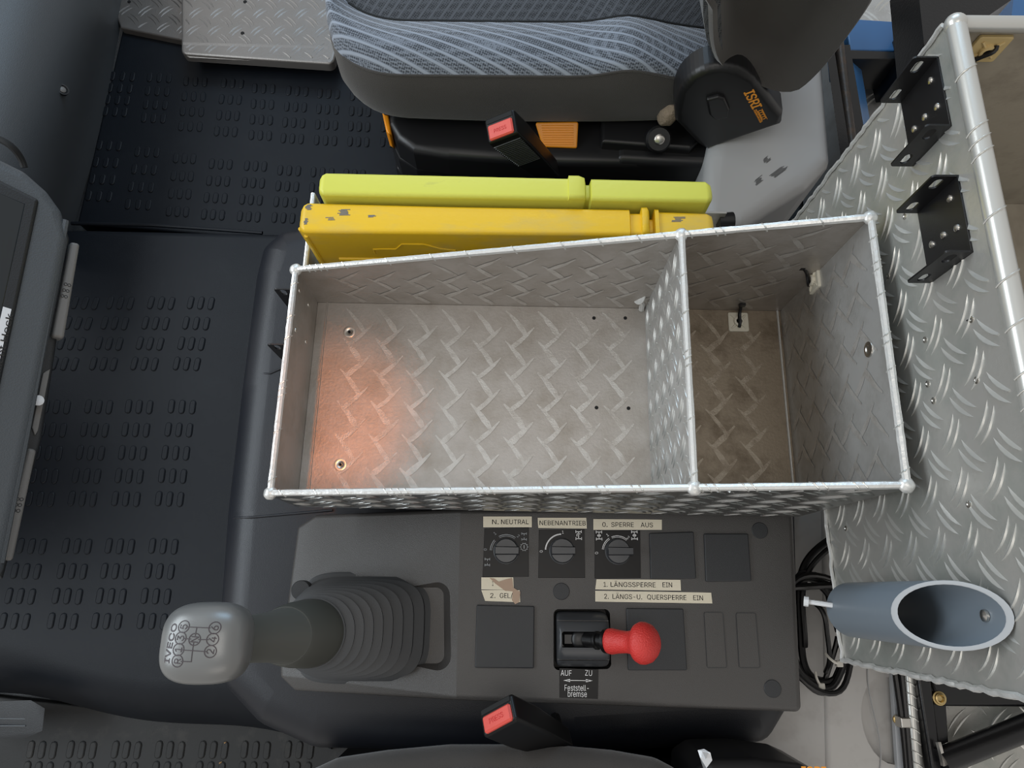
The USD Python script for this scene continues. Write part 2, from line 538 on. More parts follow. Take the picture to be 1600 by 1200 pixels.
# light grey moulded block behind the passenger seat
t = Thing('trim', 'light grey moulded wheel box with dark scuffs behind the passenger seat', 'wheel box', at(1200, 250, .3), kind='structure')
t.part('box', slab(poly_at([(1095, 352), (1105, 240), (1150, 20), (1285, 20), (1303, 250), (1264, 290), (1165, 352)], .40), .06, .40, .022, .015), 'cab_white')
for cx, cy, L in ((1218, 268, .03), (1186, 282, .016), (1198, 250, .012)):
    fr = Frame(at(cx, cy, .4002), (.8, .6, 0), (-.6, .8, 0))
    rr = np.random.default_rng(cx)
    t.part('scuff', join(*[ribbon([(-L * rr.uniform(.2, .6), k), (L * rr.uniform(.2, .6), k + .0006)], .0007, fr, 0, .0003) for k in np.linspace(-.0035, .0035, 7)]), 'scuff_dark', 'dark scuff')

# engine cover under the console and the box
t = Thing('engine_cover', 'dark plastic engine cover with rounded edges under box and console', 'engine cover', (*at(700, 900, .1)[:2], .05))
cov = poly_at([(386, 420), (398, 372), (430, 345), (500, 335), (1180, 335), (1250, 420), (1262, 900), (1250, 1110), (1215, 1170), (900, 1190), (480, 1180), (390, 1140), (330, 1075), (322, 1010), (338, 800), (362, 600)], Z_COVER)
t.part('shell', slab(cov, .055, Z_COVER, .05, .03, steps=6), 'cover_plastic', smooth=50)
for a, b in (((372, 583), (450, 571)), ((340, 808), (520, 797))):
    p, q = at(*a, Z_COVER), at(*b, Z_COVER)
    t.part('seam_ridge', tube([p + [.05 * (1 - math.cos(w)), 0, -.05 + .05 * math.sin(w)] for w in np.radians((25, 40, 55, 70, 85))] + [q + [0, 0, .0005]], .0018, 8), 'cover_plastic', smooth=60)

# ------------------------------------------------------------------ rubber mats with their raised pads


def pad(c, d, w, L, h=.0022):
    """A long rounded pad lying along d."""
    d = unit([d[0], d[1], 0])
    e = np.array([-d[1], d[0], 0])
    V, F = [], []
    for s, z in ((1, -.001), (1, h * .5), (.72, h)):
        for end in (1, -1):
            for a in np.radians([-90, -45, 0, 45, 90]):
                rr = w / 2 * s
                V.append(c + d * end * (L / 2 - w / 2) + end * (d * math.cos(a) * rr + e * math.sin(a) * rr) + [0, 0, z])
    n = 10
    for k in range(2):
        for j in range(n):
            a, b = k * n + j, k * n + (j + 1) % n
            F += [(a, b, b + n), (a, b + n, a + n)]
    for j in range(1, n - 1):
        F.append((2 * n, 2 * n + j, 2 * n + j + 1))
    return (np.array(V), np.array(F))


def pads(t, z, blocks, w, L, mt, limit, zf=None):
    """blocks: (groups on the first row, on the last row, y of first and last row per group, rows); a group is the place of its first pad and the step."""
    n = 0
    for top, bot, rows_ in blocks:
        for (x0, y0, s0), (x1, y1, s1) in zip(top, bot):
            for r in range(rows_):
                f = r / (rows_ - 1) if rows_ > 1 else 0
                for k in range(3):
                    if n >= limit:
                        return
                    x, y = x0 + (x1 - x0) * f + k * (s0 + (s1 - s0) * f), y0 + (y1 - y0) * f + k * .7
                    d = (at(x1, y1, z) - at(x0, y0, z)) if rows_ > 1 else np.array([0, 1., 0])
                    p = at(x, y, z)
                    t.part('raised_pad', pad(p, d, w, L), mt)
                    n += 1


# centre mat on the tunnel: a sheet that falls to the passenger's side and to the driver's
t = Thing('floor_mat', 'black rubber mat with raised pads on the raised centre, between dash and engine cover', 'floor mat', (*at(200, 650, .1)[:2], Z_MID))
xs = np.linspace(at(-60, 650, Z_MID)[0], at(540, 650, Z_MID)[0], 26)
ya, yb = at(250, 366, Z_MID)[1], at(200, 1000, Z_MID)[1]
prof = [(ya + .016, .09), (ya + .014, Z_MID - .012), (ya + .008, Z_MID - .002), (ya, Z_MID), (ya - .1, Z_MID), (ya - .3, Z_MID), (yb + .05, Z_MID), (yb, Z_MID), (yb - .02, Z_MID - .002), (yb - .042, Z_MID - .008), (yb - .062, Z_MID - .022), (yb - .08, Z_MID - .046), (yb - .092, Z_MID - .07), (yb - .095, .06)]
P = []
for y, z in prof:
    row = []
    for k, x in enumerate(xs):
        f = k / 25
        dy = -.010 * f if y > 0.1 else (-.075 * f * f + .010 * math.sin(f * 9) if y < yb else 0)
        row.append((x, y + dy, z))
    P.append(row)
top = np.array(P)
bot = top[::-1].copy()
bot[:, :, 2] = .055
t.part('sheet', grid(np.concatenate([top, bot[[0, -1]]], 0)), 'rubber', smooth=50)
G = lambda y, s, *xs_: [(x, y, s) for x in xs_]
pads(t, Z_MID, [
    (G(473, 16, 57 + 60, 172, 236, 298), G(568, 16, 85, 146, 210, 276), 4),
    (G(635, 16.5, 72, 138, 201, 268), G(779, 17, 46, 112, 180, 248), 5),
    (G(853, 17.5, 32, 103, 170, 238), G(970, 18, 5, 80, 149, 220), 4)], .0098, .0245, 'rubber', 300)
t.part('edge_lip', tube([at(112, 349, Z_MID - .01), at(240, 352, Z_MID - .01), at(330, 358, Z_MID - .01), at(410, 364, Z_MID - .01)], .0035, 8), 'rubber')

# passenger mat
t = Thing('floor_mat', 'black rubber mat with raised pads in the passenger footwell, before the seat base', 'floor mat', (*at(350, 220, .1)[:2], Z_PASS - .04))
t.part('sheet', slab(poly_at([(120, 350), (196, 25), (760, 60), (760, 300), (520, 372), (400, 372)], Z_PASS), Z_PASS - .048, Z_PASS, .004, .006), 'rubber')
top1 = [(176, 119, 15.5), (234, 121, 15), (291, 127, 14.5), (350, 130, 13.5), (398, 138, 14), (451, 142, 13.5), (500, 146, 13.5), (551, 150, 13), (602, 152, 13)]
bot1 = [(165, 174, 15), (225, 184, 15), (283, 197, 14.5), (339, 205, 14), (393, 211, 13.8), (443, 216, 13.8), (495, 219, 13.8), (547, 221, 13), (598, 222, 13)]
top2 = [(156, 227, 15), (215, 237, 15), (275, 247, 13.5), (331, 256, 14), (386, 259, 13.5), (438, 266, 14), (490, 269, 14), (541, 272, 13)]
bot2 = [(139, 306, 16), (200, 319, 16), (264, 330, 13.5), (319, 335, 14), (375, 338, 13.8), (429, 340, 14), (483, 342, 14), (535, 344, 13)]
top0 = [(184, 96, 15), (244, 98, 14)]
pads(t, Z_PASS, [(top1, bot1, 4), (top2, bot2, 4)], .0100, .0225, 'rubber', 300)

# driver mat
t = Thing('floor_mat', 'dusty black rubber mat with raised pads in the driver footwell', 'floor mat', (*at(300, 1180, .1)[:2], .05))
t.part('sheet', slab(poly_at([(-80, 1080), (60, 1095), (330, 1130), (560, 1150), (700, 1300), (-120, 1300)], Z_DRIVE), .052, Z_DRIVE, .003, .01), 'rubber_dusty')
pads(t, Z_DRIVE, [(G(1171, 17.5, 48, 110, 180, 248, 316, 382, 450), G(1203, 17.5, 42, 104, 174, 243, 311, 378, 446), 2)], .0105, .026, 'rubber_dusty', 60)
t = Thing('foot_pedal', 'worn dark grey pedal with chamfered edge, low beside the driver mat', 'pedal', at(20, 1125, .10))
t.part('pad', hull(np.vstack([[at(-60, 1098, .17), at(48, 1094, .17), at(70, 1107, .165), at(66, 1142, .165), at(38, 1154, .16), at(-60, 1156, .16)], [at(-60, 1098, .13), at(44, 1098, .13), at(62, 1112, .13), at(58, 1138, .13), at(-60, 1150, .13)]])), 'dash_dark')
for k in range(3):
    t.part('groove_rib', tube([at(-50, 1110 + 12 * k, .168), at(40, 1112 + 11 * k, .166)], .0012, 6), 'dash_plastic')
t.part('arm', tube([at(-20, 1125, .14), at(-60, 1120, .06)], .008, 8), 'black_steel')
for i, (x, y) in enumerate(((349, 1163), (342, 1194))):
    o = at(x, y, Z_DRIVE + .001)
    single('straw_scrap', hull([o, o + [.004, .001, 0], o + [.005, .004, .001], o + [.001, .003, .0015], o + [.003, .002, .002]]), 'straw', ('tan scrap of straw on the driver mat, between two pads', 'tan scrap of straw on the driver mat, the lower of two')[i], 'scrap', 'straw scraps on the driver mat')

# tread plate steps beyond the passenger mat
for i, (pix, z0, z, lab, holes) in enumerate((
        ([(150, -60), (188, 43), (300, 66), (330, -60)], Z_PASS - .048, .115, 'aluminium tread plate step, the lower one with a straight edge', ((202, 3),)),
        ([(283, -60), (283, 84), (520, 100), (560, -60)], .135, .155, 'aluminium tread plate with rounded corner overlapping the lower step plate', ((383, 3), (379, 52))))):
    t = Thing('step_plate', lab, 'step plate', (*at(350, 20, z)[:2], z0))
    pl = poly_at(pix, z)
    t.part('plate', slab(pl, z0, z, .004, .012 if i else .002), 'step_aluminium')
    bars = tread(Frame((0, 0, z), (1, 0, 0), (0, 1, 0)), Polygon(pl).buffer(-.008), p=.042, h=.0010, rot=45)
    for m in bars[:300]:
        t.part('tread_bar', m, 'step_aluminium')
    if i:
        t.part('front_flange', hull([at(286, 66, z + .001), at(512, 72, z + .001), at(286, 84, z - .004), at(296, 90, z - .006), at(516, 101, z - .006), at(290, 88, z - .02), at(516, 99, z - .02), at(286, 66, z - .02)]), 'step_aluminium')
        t.part('support', cbox(at(345, 30, .1)[0], at(500, 30, .1)[0], at(400, 40, .1)[1], at(400, 0, .1)[1], Z_PASS - .048, .136), 'black_plastic')
    for x, y in holes:
        t.part('screw', lathe([(.0035, -.001), (.0035, .001), (.002, .0018), (.0005, .0012)], Frame(at(x, y, z), (1, 0, 0), (0, 1, 0)), 12), 'hole')

# ------------------------------------------------------------------ dashboard with screen
DF = Frame(at(112, 372, .66), at(8, 905, .66) - at(112, 372, .66), n=(.74, 0, .67))
t = Thing('dashboard', 'grey grained dashboard centre with dark display and two pull grips', 'dashboard', (*DF.O[:2], .05))
t.part('panel', pslab([(-150, 190), (0, 243), (42, 264), (78, 296), (101, 328), (112, 372), (8, 905), (-170, 905)], DF, -.07, 0, .012, .01), 'dash_plastic')
bz = t.part('screen_bezel', pslab([(-150, 205), (0, 281), (63, 311), (11, 552), (-40, 800), (-190, 760)], DF, .0005, .005, .004, .004), 'dash_dark')
t.part('screen', pslab([(-150, 240), (40, 318), (-24, 610), (-170, 560)], DF, .003, .0058, .0015), 'screen', parent=bz)
lb = t.part('label', pslab([(5, 479), (18, 483), (-15, 626), (-28, 622)], DF, .004, .0064), 'label_white', 'white printed label', parent=bz)
a, b = DF.loc(atp(-24, 620, DF.to([0, 0, .0064])[0], DF.n)), DF.loc(atp(7, 484, DF.to([0, 0, .0064])[0], DF.n))
c = DF.loc(atp(16, 484, DF.to([0, 0, .0064])[0], DF.n))
ud = unit(DF.to(b)[0] - DF.to(a)[0])
TF = Frame(DF.to(a)[0] , ud, n=DF.n)
wd = np.linalg.norm(b - a)
t.part('lettering', text('Blaulicht Heck', TF.shift(wd * .04, -.0072), 0, 0, wd * .93, .0052, z=.0001), 'ink', parent=bz)
SB = DF.shift(0, -.002, -.024)
t.part('side_body', pslab([(-80, 330), (98, 338), (110, 372), (102, 450), (82, 545), (84, 575), (66, 690), (46, 700), (6, 905), (-120, 905)], SB, -.02, 0, .004, .002), 'dash_dark')
t.part('pedestal', cbox(-1.05, -.92, at(0, 900, .5)[1], at(95, 360, .5)[1], .052, .72, .004), 'dash_dark')
t.part('edge_lip', tube([atp(x, y, DF.to([0, 0, -.006])[0], DF.n) for x, y in ((102, 345), (84, 440), (62, 560), (36, 700), (0, 880))], .0035, 8), 'dash_plastic')
GF = DF.shift(0, -.004, -.018)
for pix in ([(111, 377), (126, 380), (101, 529), (81, 526)], [(43, 699), (58, 702), (21, 877), (-2, 873)]):
    g = t.part('pull_grip', pslab(pix, GF, -.012, 0, .003, .003), 'grip_grey', 'light grey pull grip')
    cx, cy = (pix[0][0] + pix[1][0] + pix[2][0] + pix[3][0]) / 4, (pix[0][1] + pix[2][1]) / 2
    for k in range(3):
        o = GF.loc(atp(cx + 1 - 2.6 * k, cy - 8 + 9 * k, GF.O, GF.n))
        t.part('mark', join(ribbon(circle(o[0], o[1] + .0014, .0014, 10), .0005, GF, 0, .0003, True), ribbon(circle(o[0], o[1] - .0018, .0014, 10), .0005, GF, 0, .0003, True)), 'dash_dark', parent=g)
t.part('tray_floor', pslab([(67, 583), (79, 576), (60, 672), (55, 680), (50, 668)], GF.shift(0, 0, -.004), -.006, 0, .001), 'grip_grey')
t.part('tray_bright_spot', lathe([(.005, 0), (.005, .002), (.003, .003)], Frame(atp(59, 626, GF.O, GF.n), DF.u, n=DF.n), 14), 'label_white')  # small white disc set as the bright spot in the trough
t.part('top_seam', tube([at(-30, 208, .60), at(0, 218, .595), at(18, 229, .59), at(30, 243, .58), at(38, 262, .57)], .004, 8, 12), 'hole')

# ================================================================== aluminium storage box
YAW = -.0122
BF = Frame((0, 0, 0), (math.cos(YAW), math.sin(YAW), 0), (-math.sin(YAW), math.cos(YAW), 0))
XL, XR, Y0, Y1, ZL, ZR, ZF, XD, TH = -.2431, .3237, .0897, .3352, .5836, .7173, .49, .1593, .003
zr = lambda x: ZL + (ZR - ZL) * (x - XL) / (XR - XL)
t = Thing('storage_box', 'open aluminium tread plate box with divider and sloping rim beside the console', 'storage box', BF.to([.04, .21, Z_COVER])[0])
up = np.array([0, 0, 1.0])
FN = Frame(BF.to([0, Y0, 0])[0], BF.u, up)            # near wall, n points to the driver
FFAR = Frame(BF.to([0, Y1, 0])[0], BF.u, up)
FLEFT = Frame(BF.to([XL, 0, 0])[0], -BF.v, up)          # n points to the dash
FRIGHT = Frame(BF.to([XR, 0, 0])[0], -BF.v, up)
FDIV = Frame(BF.to([XD, 0, 0])[0], -BF.v, up)
side = [(XL, ZF - TH), (XR, ZF - TH), (XR, ZR), (XL, ZL)]
fl = t.part('floor_plate', BF.put(cbox(XL, XD, Y0, Y1, ZF - TH, ZF, .0004)), 'aluminium_inner')
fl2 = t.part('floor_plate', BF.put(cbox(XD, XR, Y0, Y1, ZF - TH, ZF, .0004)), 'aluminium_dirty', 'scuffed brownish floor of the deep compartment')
wn = t.part('wall_panel', slab(side, 0, TH, frame=FN), 'aluminium_shaded')
wf = t.part('wall_panel', slab(side, -TH, 0, frame=FFAR), 'aluminium_inner')
wl = t.part('wall_panel', slab([(-Y1, ZF - TH), (-Y0, ZF - TH), (-Y0, ZL), (-Y1, ZL)], 0, TH, frame=FLEFT), 'aluminium_inner')
wr = t.part('wall_panel', slab([(-Y1, ZF - TH), (-Y0, ZF - TH), (-Y0, ZR), (-Y1, ZR)], -TH, 0, frame=FRIGHT), 'aluminium')
dv = t.part('divider', slab([(-Y1, ZF), (-Y0, ZF), (-Y0, zr(XD)), (-Y1, zr(XD))], -TH / 2, TH / 2, frame=FDIV), 'aluminium')
for m in tread(FDIV.shift(0, 0, TH / 2), [(-Y1 + .004, ZF + .003), (-Y0 - .004, ZF + .003), (-Y0 - .004, zr(XD) - .005), (-Y1 + .004, zr(XD) - .005)], p=.037, length=.028, w=.004, gap=.007, h=.0011):
    t.part('tread_bar', m, 'tread_bar', parent=dv)
for m in tread(FN.shift(0, 0, TH), Polygon(side).buffer(-.004), p=.041, length=.030, h=.0012, w=.0036)[:300]:
    t.part('tread_bar', m, 'aluminium_shaded', parent=wn)
for m in tread(FLEFT.shift(0, 0, TH), [(-Y1, ZF), (-Y0, ZF), (-Y0, ZL - .004), (-Y1, ZL - .004)], p=.039, length=.030):
    t.part('tread_bar', m, 'tread_bar', parent=wl)


def marks(frame, poly, parent, seed):
    t.part('press_mark', join(*wedges(frame, poly, .0392, seed)), 'press_mark_dirty' if seed == 2 else 'press_mark', parent=parent, kind='stuff', smooth=False)


marks(BF.shift(0, 0, ZF), [(XL + .012, Y0), (XD - .002, Y0), (XD - .002, Y1), (XL + .012, Y1)], fl, 1)
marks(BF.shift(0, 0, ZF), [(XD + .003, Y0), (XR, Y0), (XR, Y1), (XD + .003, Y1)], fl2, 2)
marks(FFAR.shift(0, 0, 0), [(XL + .01, ZF), (XR - .004, ZF), (XR - .004, ZR - .01), (XL + .01, ZL - .01)], wf, 3)
marks(FRIGHT, [(-Y1, ZF), (-Y0, ZF), (-Y0, ZR - .01), (-Y1, ZR - .01)], wr, 4)
rim = []
for a, b in (((XL, Y0), (XR, Y0)), ((XR, Y0), (XR, Y1)), ((XL, Y1), (XR, Y1)), ((XL, Y0), (XL, Y1)), ((XD, Y0), (XD, Y1))):
    p, q = BF.to([*a, zr(a[0])])[0], BF.to([*b, zr(b[0])])[0]
    n = max(8, int(np.linalg.norm(q - p) / .006))
    P = p + (q - p) * np.linspace(0, 1, n)[:, None]
    rr = .0031 + .0007 * np.array([meshkit.noise(x * 130, 3) for x in P])
    r_ = t.part('rim_edge', tube(P, rr, 8), 'weld', 'bright ground edge')
    d, k = unit(q - p), 0
    s = .012
    while s < np.linalg.norm(q - p) - .01:
        c = p + d * s
        e = unit(np.cross(d, up))
        t.part('tread_bar', tube([c - e * .0034 - d * .003 - up * .002, c - e * .002 - d * .001 + up * .0028, c + e * .002 + d * .002 + up * .0028, c + e * .0034 + d * .005 - up * .003], .0009, 5), 'tread_bar', parent=r_)
        s += random.choice((.007, .024, .038, .05))
for x, y in ((XL, Y0), (XL, Y1), (XR, Y0), (XR, Y1), (XD, Y0), (XD, Y1)):
    c = BF.to([x, y, zr(x) - .001])[0]
    s_ = trimesh.creation.icosphere(2, .0062).vertices * [1, 1, .8]
    t.part('corner_weld', hull(c + s_ * (1 + .2 * meshkit.noise(s_ * 400, 5)[:, None])), 'weld')
# inner bend of the floor in the deep compartment and along the walls
t.part('floor_bend', tube([BF.to([XR - .004, Y0, ZF + .0005])[0], BF.to([XR - .004, Y1, ZF + .0005])[0]], .0014, 6), 'weld')
t.part('floor_bend', tube([BF.to([XL + .012, Y0, ZF])[0], BF.to([XL + .012, Y1, ZF])[0]], .0012, 6), 'aluminium_inner')
for x, y in ((546, 519), (532, 726)):
    fr = Frame(at(x, y, ZF), (1, 0, 0), (0, 1, 0))
    w_ = t.part('washer', lathe([(.0072, 0), (.0072, .0012), (.0052, .0016), (.003, .0008), (.0022, .0002)], fr, 24), 'steel')
    t.part('screw_hole', lathe([(.0018, .0004), (.0018, .0012), (.0001, .0013)], fr, 10), 'hole', parent=w_)
for x, y in ((928, 497), (977, 497), (932, 637), (982, 638)):
    t.part('drill_hole', lathe([(.0022, 0), (.0022, .0004), (.0001, .0004)], Frame(at(x, y, ZF), (1, 0, 0), (0, 1, 0)), 12), 'hole')
fr = Frame(atp(1358, 546, FRIGHT.O, FRIGHT.n), -BF.v, up)
t.part('washer', lathe([(.0075, 0), (.0072, .0012), (.004, .0016), (.003, .0008), (.0001, .001)], fr, 20), 'steel')
fr = Frame(at(1000, 462, ZF + .028), (.5, .3, 1), n=(-.75, -.2, .6))
t.part('stud', join(lathe([(.0001, 0), (.0105, .001), (.0105, .0025), (.0001, .003)], fr, 18), tube([fr.O, at(1004, 474, ZF + .012), at(1002, 484, ZF + .001)], .0035, 8)), 'weld', 'white metal stud with a flat head')
# compartment for the yellow cases behind the far wall
YC = BF.loc(at(496, 303, .50))[1]
XT = BF.loc(at(475, 413, .50))[0]
tr = t.part('side_compartment', join(BF.put(cbox(XT, XR - .05, Y1 + .001, YC, .428, .431, .0005)), BF.put(cbox(XT, XT + .003, Y1 + .001, YC, .428, .498, .0005)), BF.put(cbox(XT, XR - .05, YC, YC + .003, .428, .47, .0005))), 'aluminium')
t.part('rim_edge', tube([BF.to([XT + .0015, Y1 + .003, .499])[0], BF.to([XT + .0015, YC, .499])[0], BF.to([XT + .0015, YC + .001, .45])[0]], .0032, 8), 'weld', parent=tr)
for y in (Y0 + .03, Y1 - .03):
    t.part('support_rail', BF.put(cbox(XL + .04, XR - .04, y - .012, y + .012, Z_COVER + .0006, ZF - TH, .001)), 'black_steel')
t.part('support_rail', BF.put(cbox(XL + .04, XR - .08, Y1 + .05, Y1 + .08, Z_COVER + .0006, .429, .001)), 'black_steel')


# ------------------------------------------------------------------ black U brackets
def bracket(O, u, v, n, label, depth=.0205, wid=.066, hgt=.056):
    """Base plate lying in the plane (u, v) round O, a flange at either end of u standing along n."""
    f = Frame(O, u, v)
    t = Thing('mounting_bracket', label, 'bracket', O, 'black U brackets')
    T_ = .0016
    b_ = t.part('base_plate', slab([(-wid / 2, -hgt / 2), (wid / 2, -hgt / 2), (wid / 2, hgt / 2), (-wid / 2, hgt / 2)], 0.0, T_, .0004, frame=f), 'black_paint')
    for s in (-1, 1):
        ff = Frame(f.to([s * (wid / 2 - T_ / 2), 0, 0])[0], f.v, f.n)
        q = Polygon([(-hgt / 2, T_), (-hgt / 2, depth), (hgt / 2, depth), (hgt / 2, T_)])
        q = q.buffer(-.003).buffer(.003).union(Polygon([(-hgt / 2, T_), (hgt / 2, T_), (hgt / 2, T_ + .004), (-hgt / 2, T_ + .004)]))
        for c in (-.017, .017):
            q = q.difference(LineString([(c - .0035, depth * .58), (c + .0035, depth * .58)]).buffer(.0034, quad_segs=4))
        t.part('flange', ff.put(flat(q, -T_ / 2, T_ / 2)), 'black_paint')
    for a, b in ((-.020, .015), (.004, -.016), (.004, 0.0), (.007, .017), (.022, -.012)):
        t.part('rivet', lathe([(.0034, T_ - .0003), (.003, T_ + .0009), (.0016, T_ + .0016), (.0001, T_ + .0018)], f.shift(a, b), 10), 'steel', parent=b_)


# ================================================================== rear locker
XW = .345
LF = Frame((XW, 0, 0), (0, -1, 0), (0, 0, 1))        # n points to the dash
YN, YFAR, ZB, ZT = -.066, .437, .515, .842
t = Thing('rear_locker', 'tall aluminium tread plate locker with rolled rim behind the box', 'locker', (XW, .2, .31))
fw = t.part('front_panel', slab([(-YFAR, ZB), (-YN, ZB), (-YN, ZT), (-YFAR, ZT)], -TH, 0, frame=LF), 'galvanised')
q = Polygon([(-YFAR + .006, ZB + .004), (-YN - .004, ZB + .004), (-YN - .004, ZT - .014), (-YFAR + .006, ZT - .014)])
bars = tread(LF, q, p=.0415, length=.034, off=(.005, .006), rot=-42)
for m in bars[:300]:
    t.part('tread_bar', m, 'tread_bar', parent=fw)
if len(bars) > 300:
    t.part('tread_relief', join(*bars[300:]), 'tread_bar', parent=fw, kind='stuff')
rm = t.part('rolled_rim', join(tube([(XW + .004, YN, ZT - .002), (XW + .004, YFAR - .004, ZT - .002)], .0075, 14), tube([(XW + .004, YFAR - .004, ZT - .002), (.80, YFAR - .004, ZT - .002)], .0065, 14)), 'tread_bar', 'bright rolled rim')
y = YN + .02
while y < YFAR - .02:
    c = np.array([XW + .004, y, ZT - .002])
    t.part('tread_bar', tube([c + [-.0080, -.004, -.002], c + [-.0062, -.001, .0048], c + [0, .003, .0077], c + [.006, .007, .0046]], .0007, 5, 7), 'tread_bar', parent=rm)
    y += random.choice((.011, .034, .05))
t.part('corner_weld', hull(np.array([XW + .004, YFAR - .004, ZT - .002]) + trimesh.creation.icosphere(2, .0085).vertices), 'tread_bar')
t.part('far_panel', cbox(XW + TH, .80, YFAR - .003, YFAR, ZB, ZT - .002, .0005), 'locker_board', 'dull scuffed inner side')
t.part('inner_floor', cbox(XW + TH, .80, YN, YFAR - .003, .565, .57, .0005), 'locker_board')
t.part('near_panel', cbox(XW + TH, .80, YN, YN + .003, ZB, ZT - .01, .0005), 'aluminium')
t.part('back_panel', cbox(.797, .80, YN, YFAR, ZB, ZT, .0005), 'aluminium')
t.part('leg', cbox(.50, .54, -.03, 0.01, .05, .57, .002), 'black_steel')
t.part('leg', cbox(.50, .54, .37, .41, .05, .57, .002), 'black_steel')
t.part('leg', cbox(.74, .78, .37, .41, .05, .57, .002), 'black_steel')
t.part('leg', cbox(.74, .78, -.03, .01, .05, .57, .002), 'black_steel')
cut = [np.array([XW - .0015, YN, z]) + np.array([random.uniform(-.0012, .0012), random.uniform(-.0016, .0004), 0]) for z in np.linspace(ZB, ZT - .008, 60)]
t.part('cut_edge', tube(cut, .0026, 6), 'weld', 'rough sawn edge')
cut = [np.array([XW - .0015, YFAR, z]) + np.array([random.uniform(-.0008, .0008), random.uniform(-.0004, .0012), 0]) for z in np.linspace(ZB, ZT - .008, 60)]
t.part('cut_edge', tube(cut, .0022, 6), 'weld')
cut = [np.array([XW - .0015, y, ZB]) + np.array([random.uniform(-.001, .001), 0, random.uniform(-.001, .001)]) for y in np.linspace(YN, YFAR, 60)]
t.part('cut_edge', tube(cut, .002, 6), 'weld')
for x, y in ((1518, 499), (1526, 594), (1446, 531), (1450, 600), (1459, 626), (1322, 826), (1514, 788), (1414, 338), (1388, 431)):
    f = Frame(atx(x, y, XW), (0, -1, 0), (0, 0, 1))
    t.part('rivet', lathe([(.0030, -.0003), (.0028, .0006), (.0014, .001), (.0008, .0004)], f, 12), 'steel')
t.part('marker_scratch', tube([atx(1511, 501, XW - .0002), atx(1520, 497, XW - .0002)], .0007, 5), 'hole')
yc = lambda a, b: (atx(*a, XW)[1] + atx(*b, XW)[1]) / 2
bracket((XW, .387, .792), (0, -1, 0), (0, 0, 1), None, 'black U bracket with slotted flanges riveted high on the locker, nearer the passenger seat')
bracket((XW, .279, .789), (0, -1, 0), (0, 0, 1), None, 'black U bracket with slotted flanges riveted on the locker above the box corner')
Lp = atp(440, 495, FLEFT.to([0, 0, TH])[0], FLEFT.n)
bracket(atp(450, 492, FLEFT.to([0, 0, TH])[0], FLEFT.n) * [1, 1, 0] + [0, 0, .553], -BF.v, up, None, 'black U bracket riveted to the low end of the aluminium box facing the dash', hgt=.05)
for x, y in ((468, 454), (482, 476), (462, 516), (478, 534)):
    c = atp(x, y, FLEFT.O, FLEFT.n)
    single_f = Frame(c, BF.v, up)
    tb = numbered('/World/storage_box/rivet')
    v, f = vf(lathe([(.0032, -.0003), (.0028, .0008), (.0012, .0012), (.0001, .0013)], single_f, 10))
    usdkit.mesh(stage, tb, (v - BF.to([.04, .21, Z_COVER])[0], f), M['steel'], smooth=35)


# ------------------------------------------------------------------ adhesive cable tie mounts
def tie_mount(O, u, v, mt, label, tie, a=.0122):
    f = Frame(O, u, v)
    t = Thing('cable_tie_mount', label, 'cable tie mount', O, 'cable tie mounts')
    t.part('base', slab([(-a, -a), (a, -a), (a, a), (-a, a)], 0, .0028, .0008, .0022, f), mt)
    ang = np.arange(24) * math.pi / 12
    t.part('ring', f.put(loft([np.c_[r * np.cos(ang), r * np.sin(ang), np.full(24, z)] for r, z in ((.0062, .002), (.0062, .006), (.0045, .0065), (.0036, .0062), (.0036, .002))], caps=False)), mt)
    for s in range(4):
        c_, s_ = math.cos(math.pi / 4 + s * math.pi / 2), math.sin(math.pi / 4 + s * math.pi / 2)
        t.part('rib', tube(f.to([(c_ * .006, s_ * .006, .0035), (c_ * .0125, s_ * .0125, .0026)]), .0013, 6), mt)
    t.part('tie', tube(f.to(tie), .0021, 6, 14), 'black_plastic', 'black tie strap')
    e = f.to([tie[-1]])[0]
    t.part('tie_head', hull(e + trimesh.creation.box((.007, .006, .006)).vertices), 'black_plastic')
    t.part('slot', lathe([(.0034, .0028), (.0034, .0033), (.0001, .0034)], f, 12), 'hole')


tie_mount(at(1153, 504, ZF), BF.u, BF.v, 'mount_cream', 'white square cable tie mount on the floor of the deep compartment', [(0, -.007, .004), (0, -.002, .0075), (0, .006, .008), (0, .012, .012), (0, .016, .020)])
tie_mount(atp(1274, 438, FRIGHT.O, FRIGHT.n), -BF.v, up, 'mount_cream', 'white square cable tie mount on the upright end wall of the box', [(.003, -.006, .005), (.001, 0, .008), (-.004, .004, .010), (-.006, .010, .014), (-.009, .014, .018)])
tie_mount(aty(1541, 74, YFAR - .0035), (1, 0, 0), up, 'mount_yellowed', 'yellowed square cable tie mount with black strap inside the rear locker', [(.004, .006, .004), (.003, .004, .007), (-.001, -.001, .007), (-.006, -.008, .006), (-.007, -.018, .004)], a=.0140)

# ------------------------------------------------------------------ grey plastic pipe on the locker
r0 = .0245
PX, PY = XW - r0 - .001, (at(1440, 965, .72)[1] + at(1330, 948, .62)[1]) / 2
zt0, zt1, zb = at(1394, 960, 0)[2], 0, 0
xl_, xr_ = PX - r0, PX + r0
zA, zB_, zBot = atx(1393, 960, xl_)[2], atx(1586, 965, xr_)[2], atx(1291, 948, xl_)[2]
t = Thing('plastic_pipe', 'short grey plastic pipe cut at a slant, standing on the locker front', 'pipe', (PX, PY, zBot))
ang = np.arange(40) * 2 * math.pi / 40


def cutring(r, dz=0):
    x, y_ = PX + r * np.cos(ang), PY + r * np.sin(ang)
    return np.c_[x, y_, zA + (zB_ - zA) * (x - xl_) / (2 * r0) + dz]


def flatring(r, z):
    return np.c_[PX + r * np.cos(ang), PY + r * np.sin(ang), np.full(40, z)]


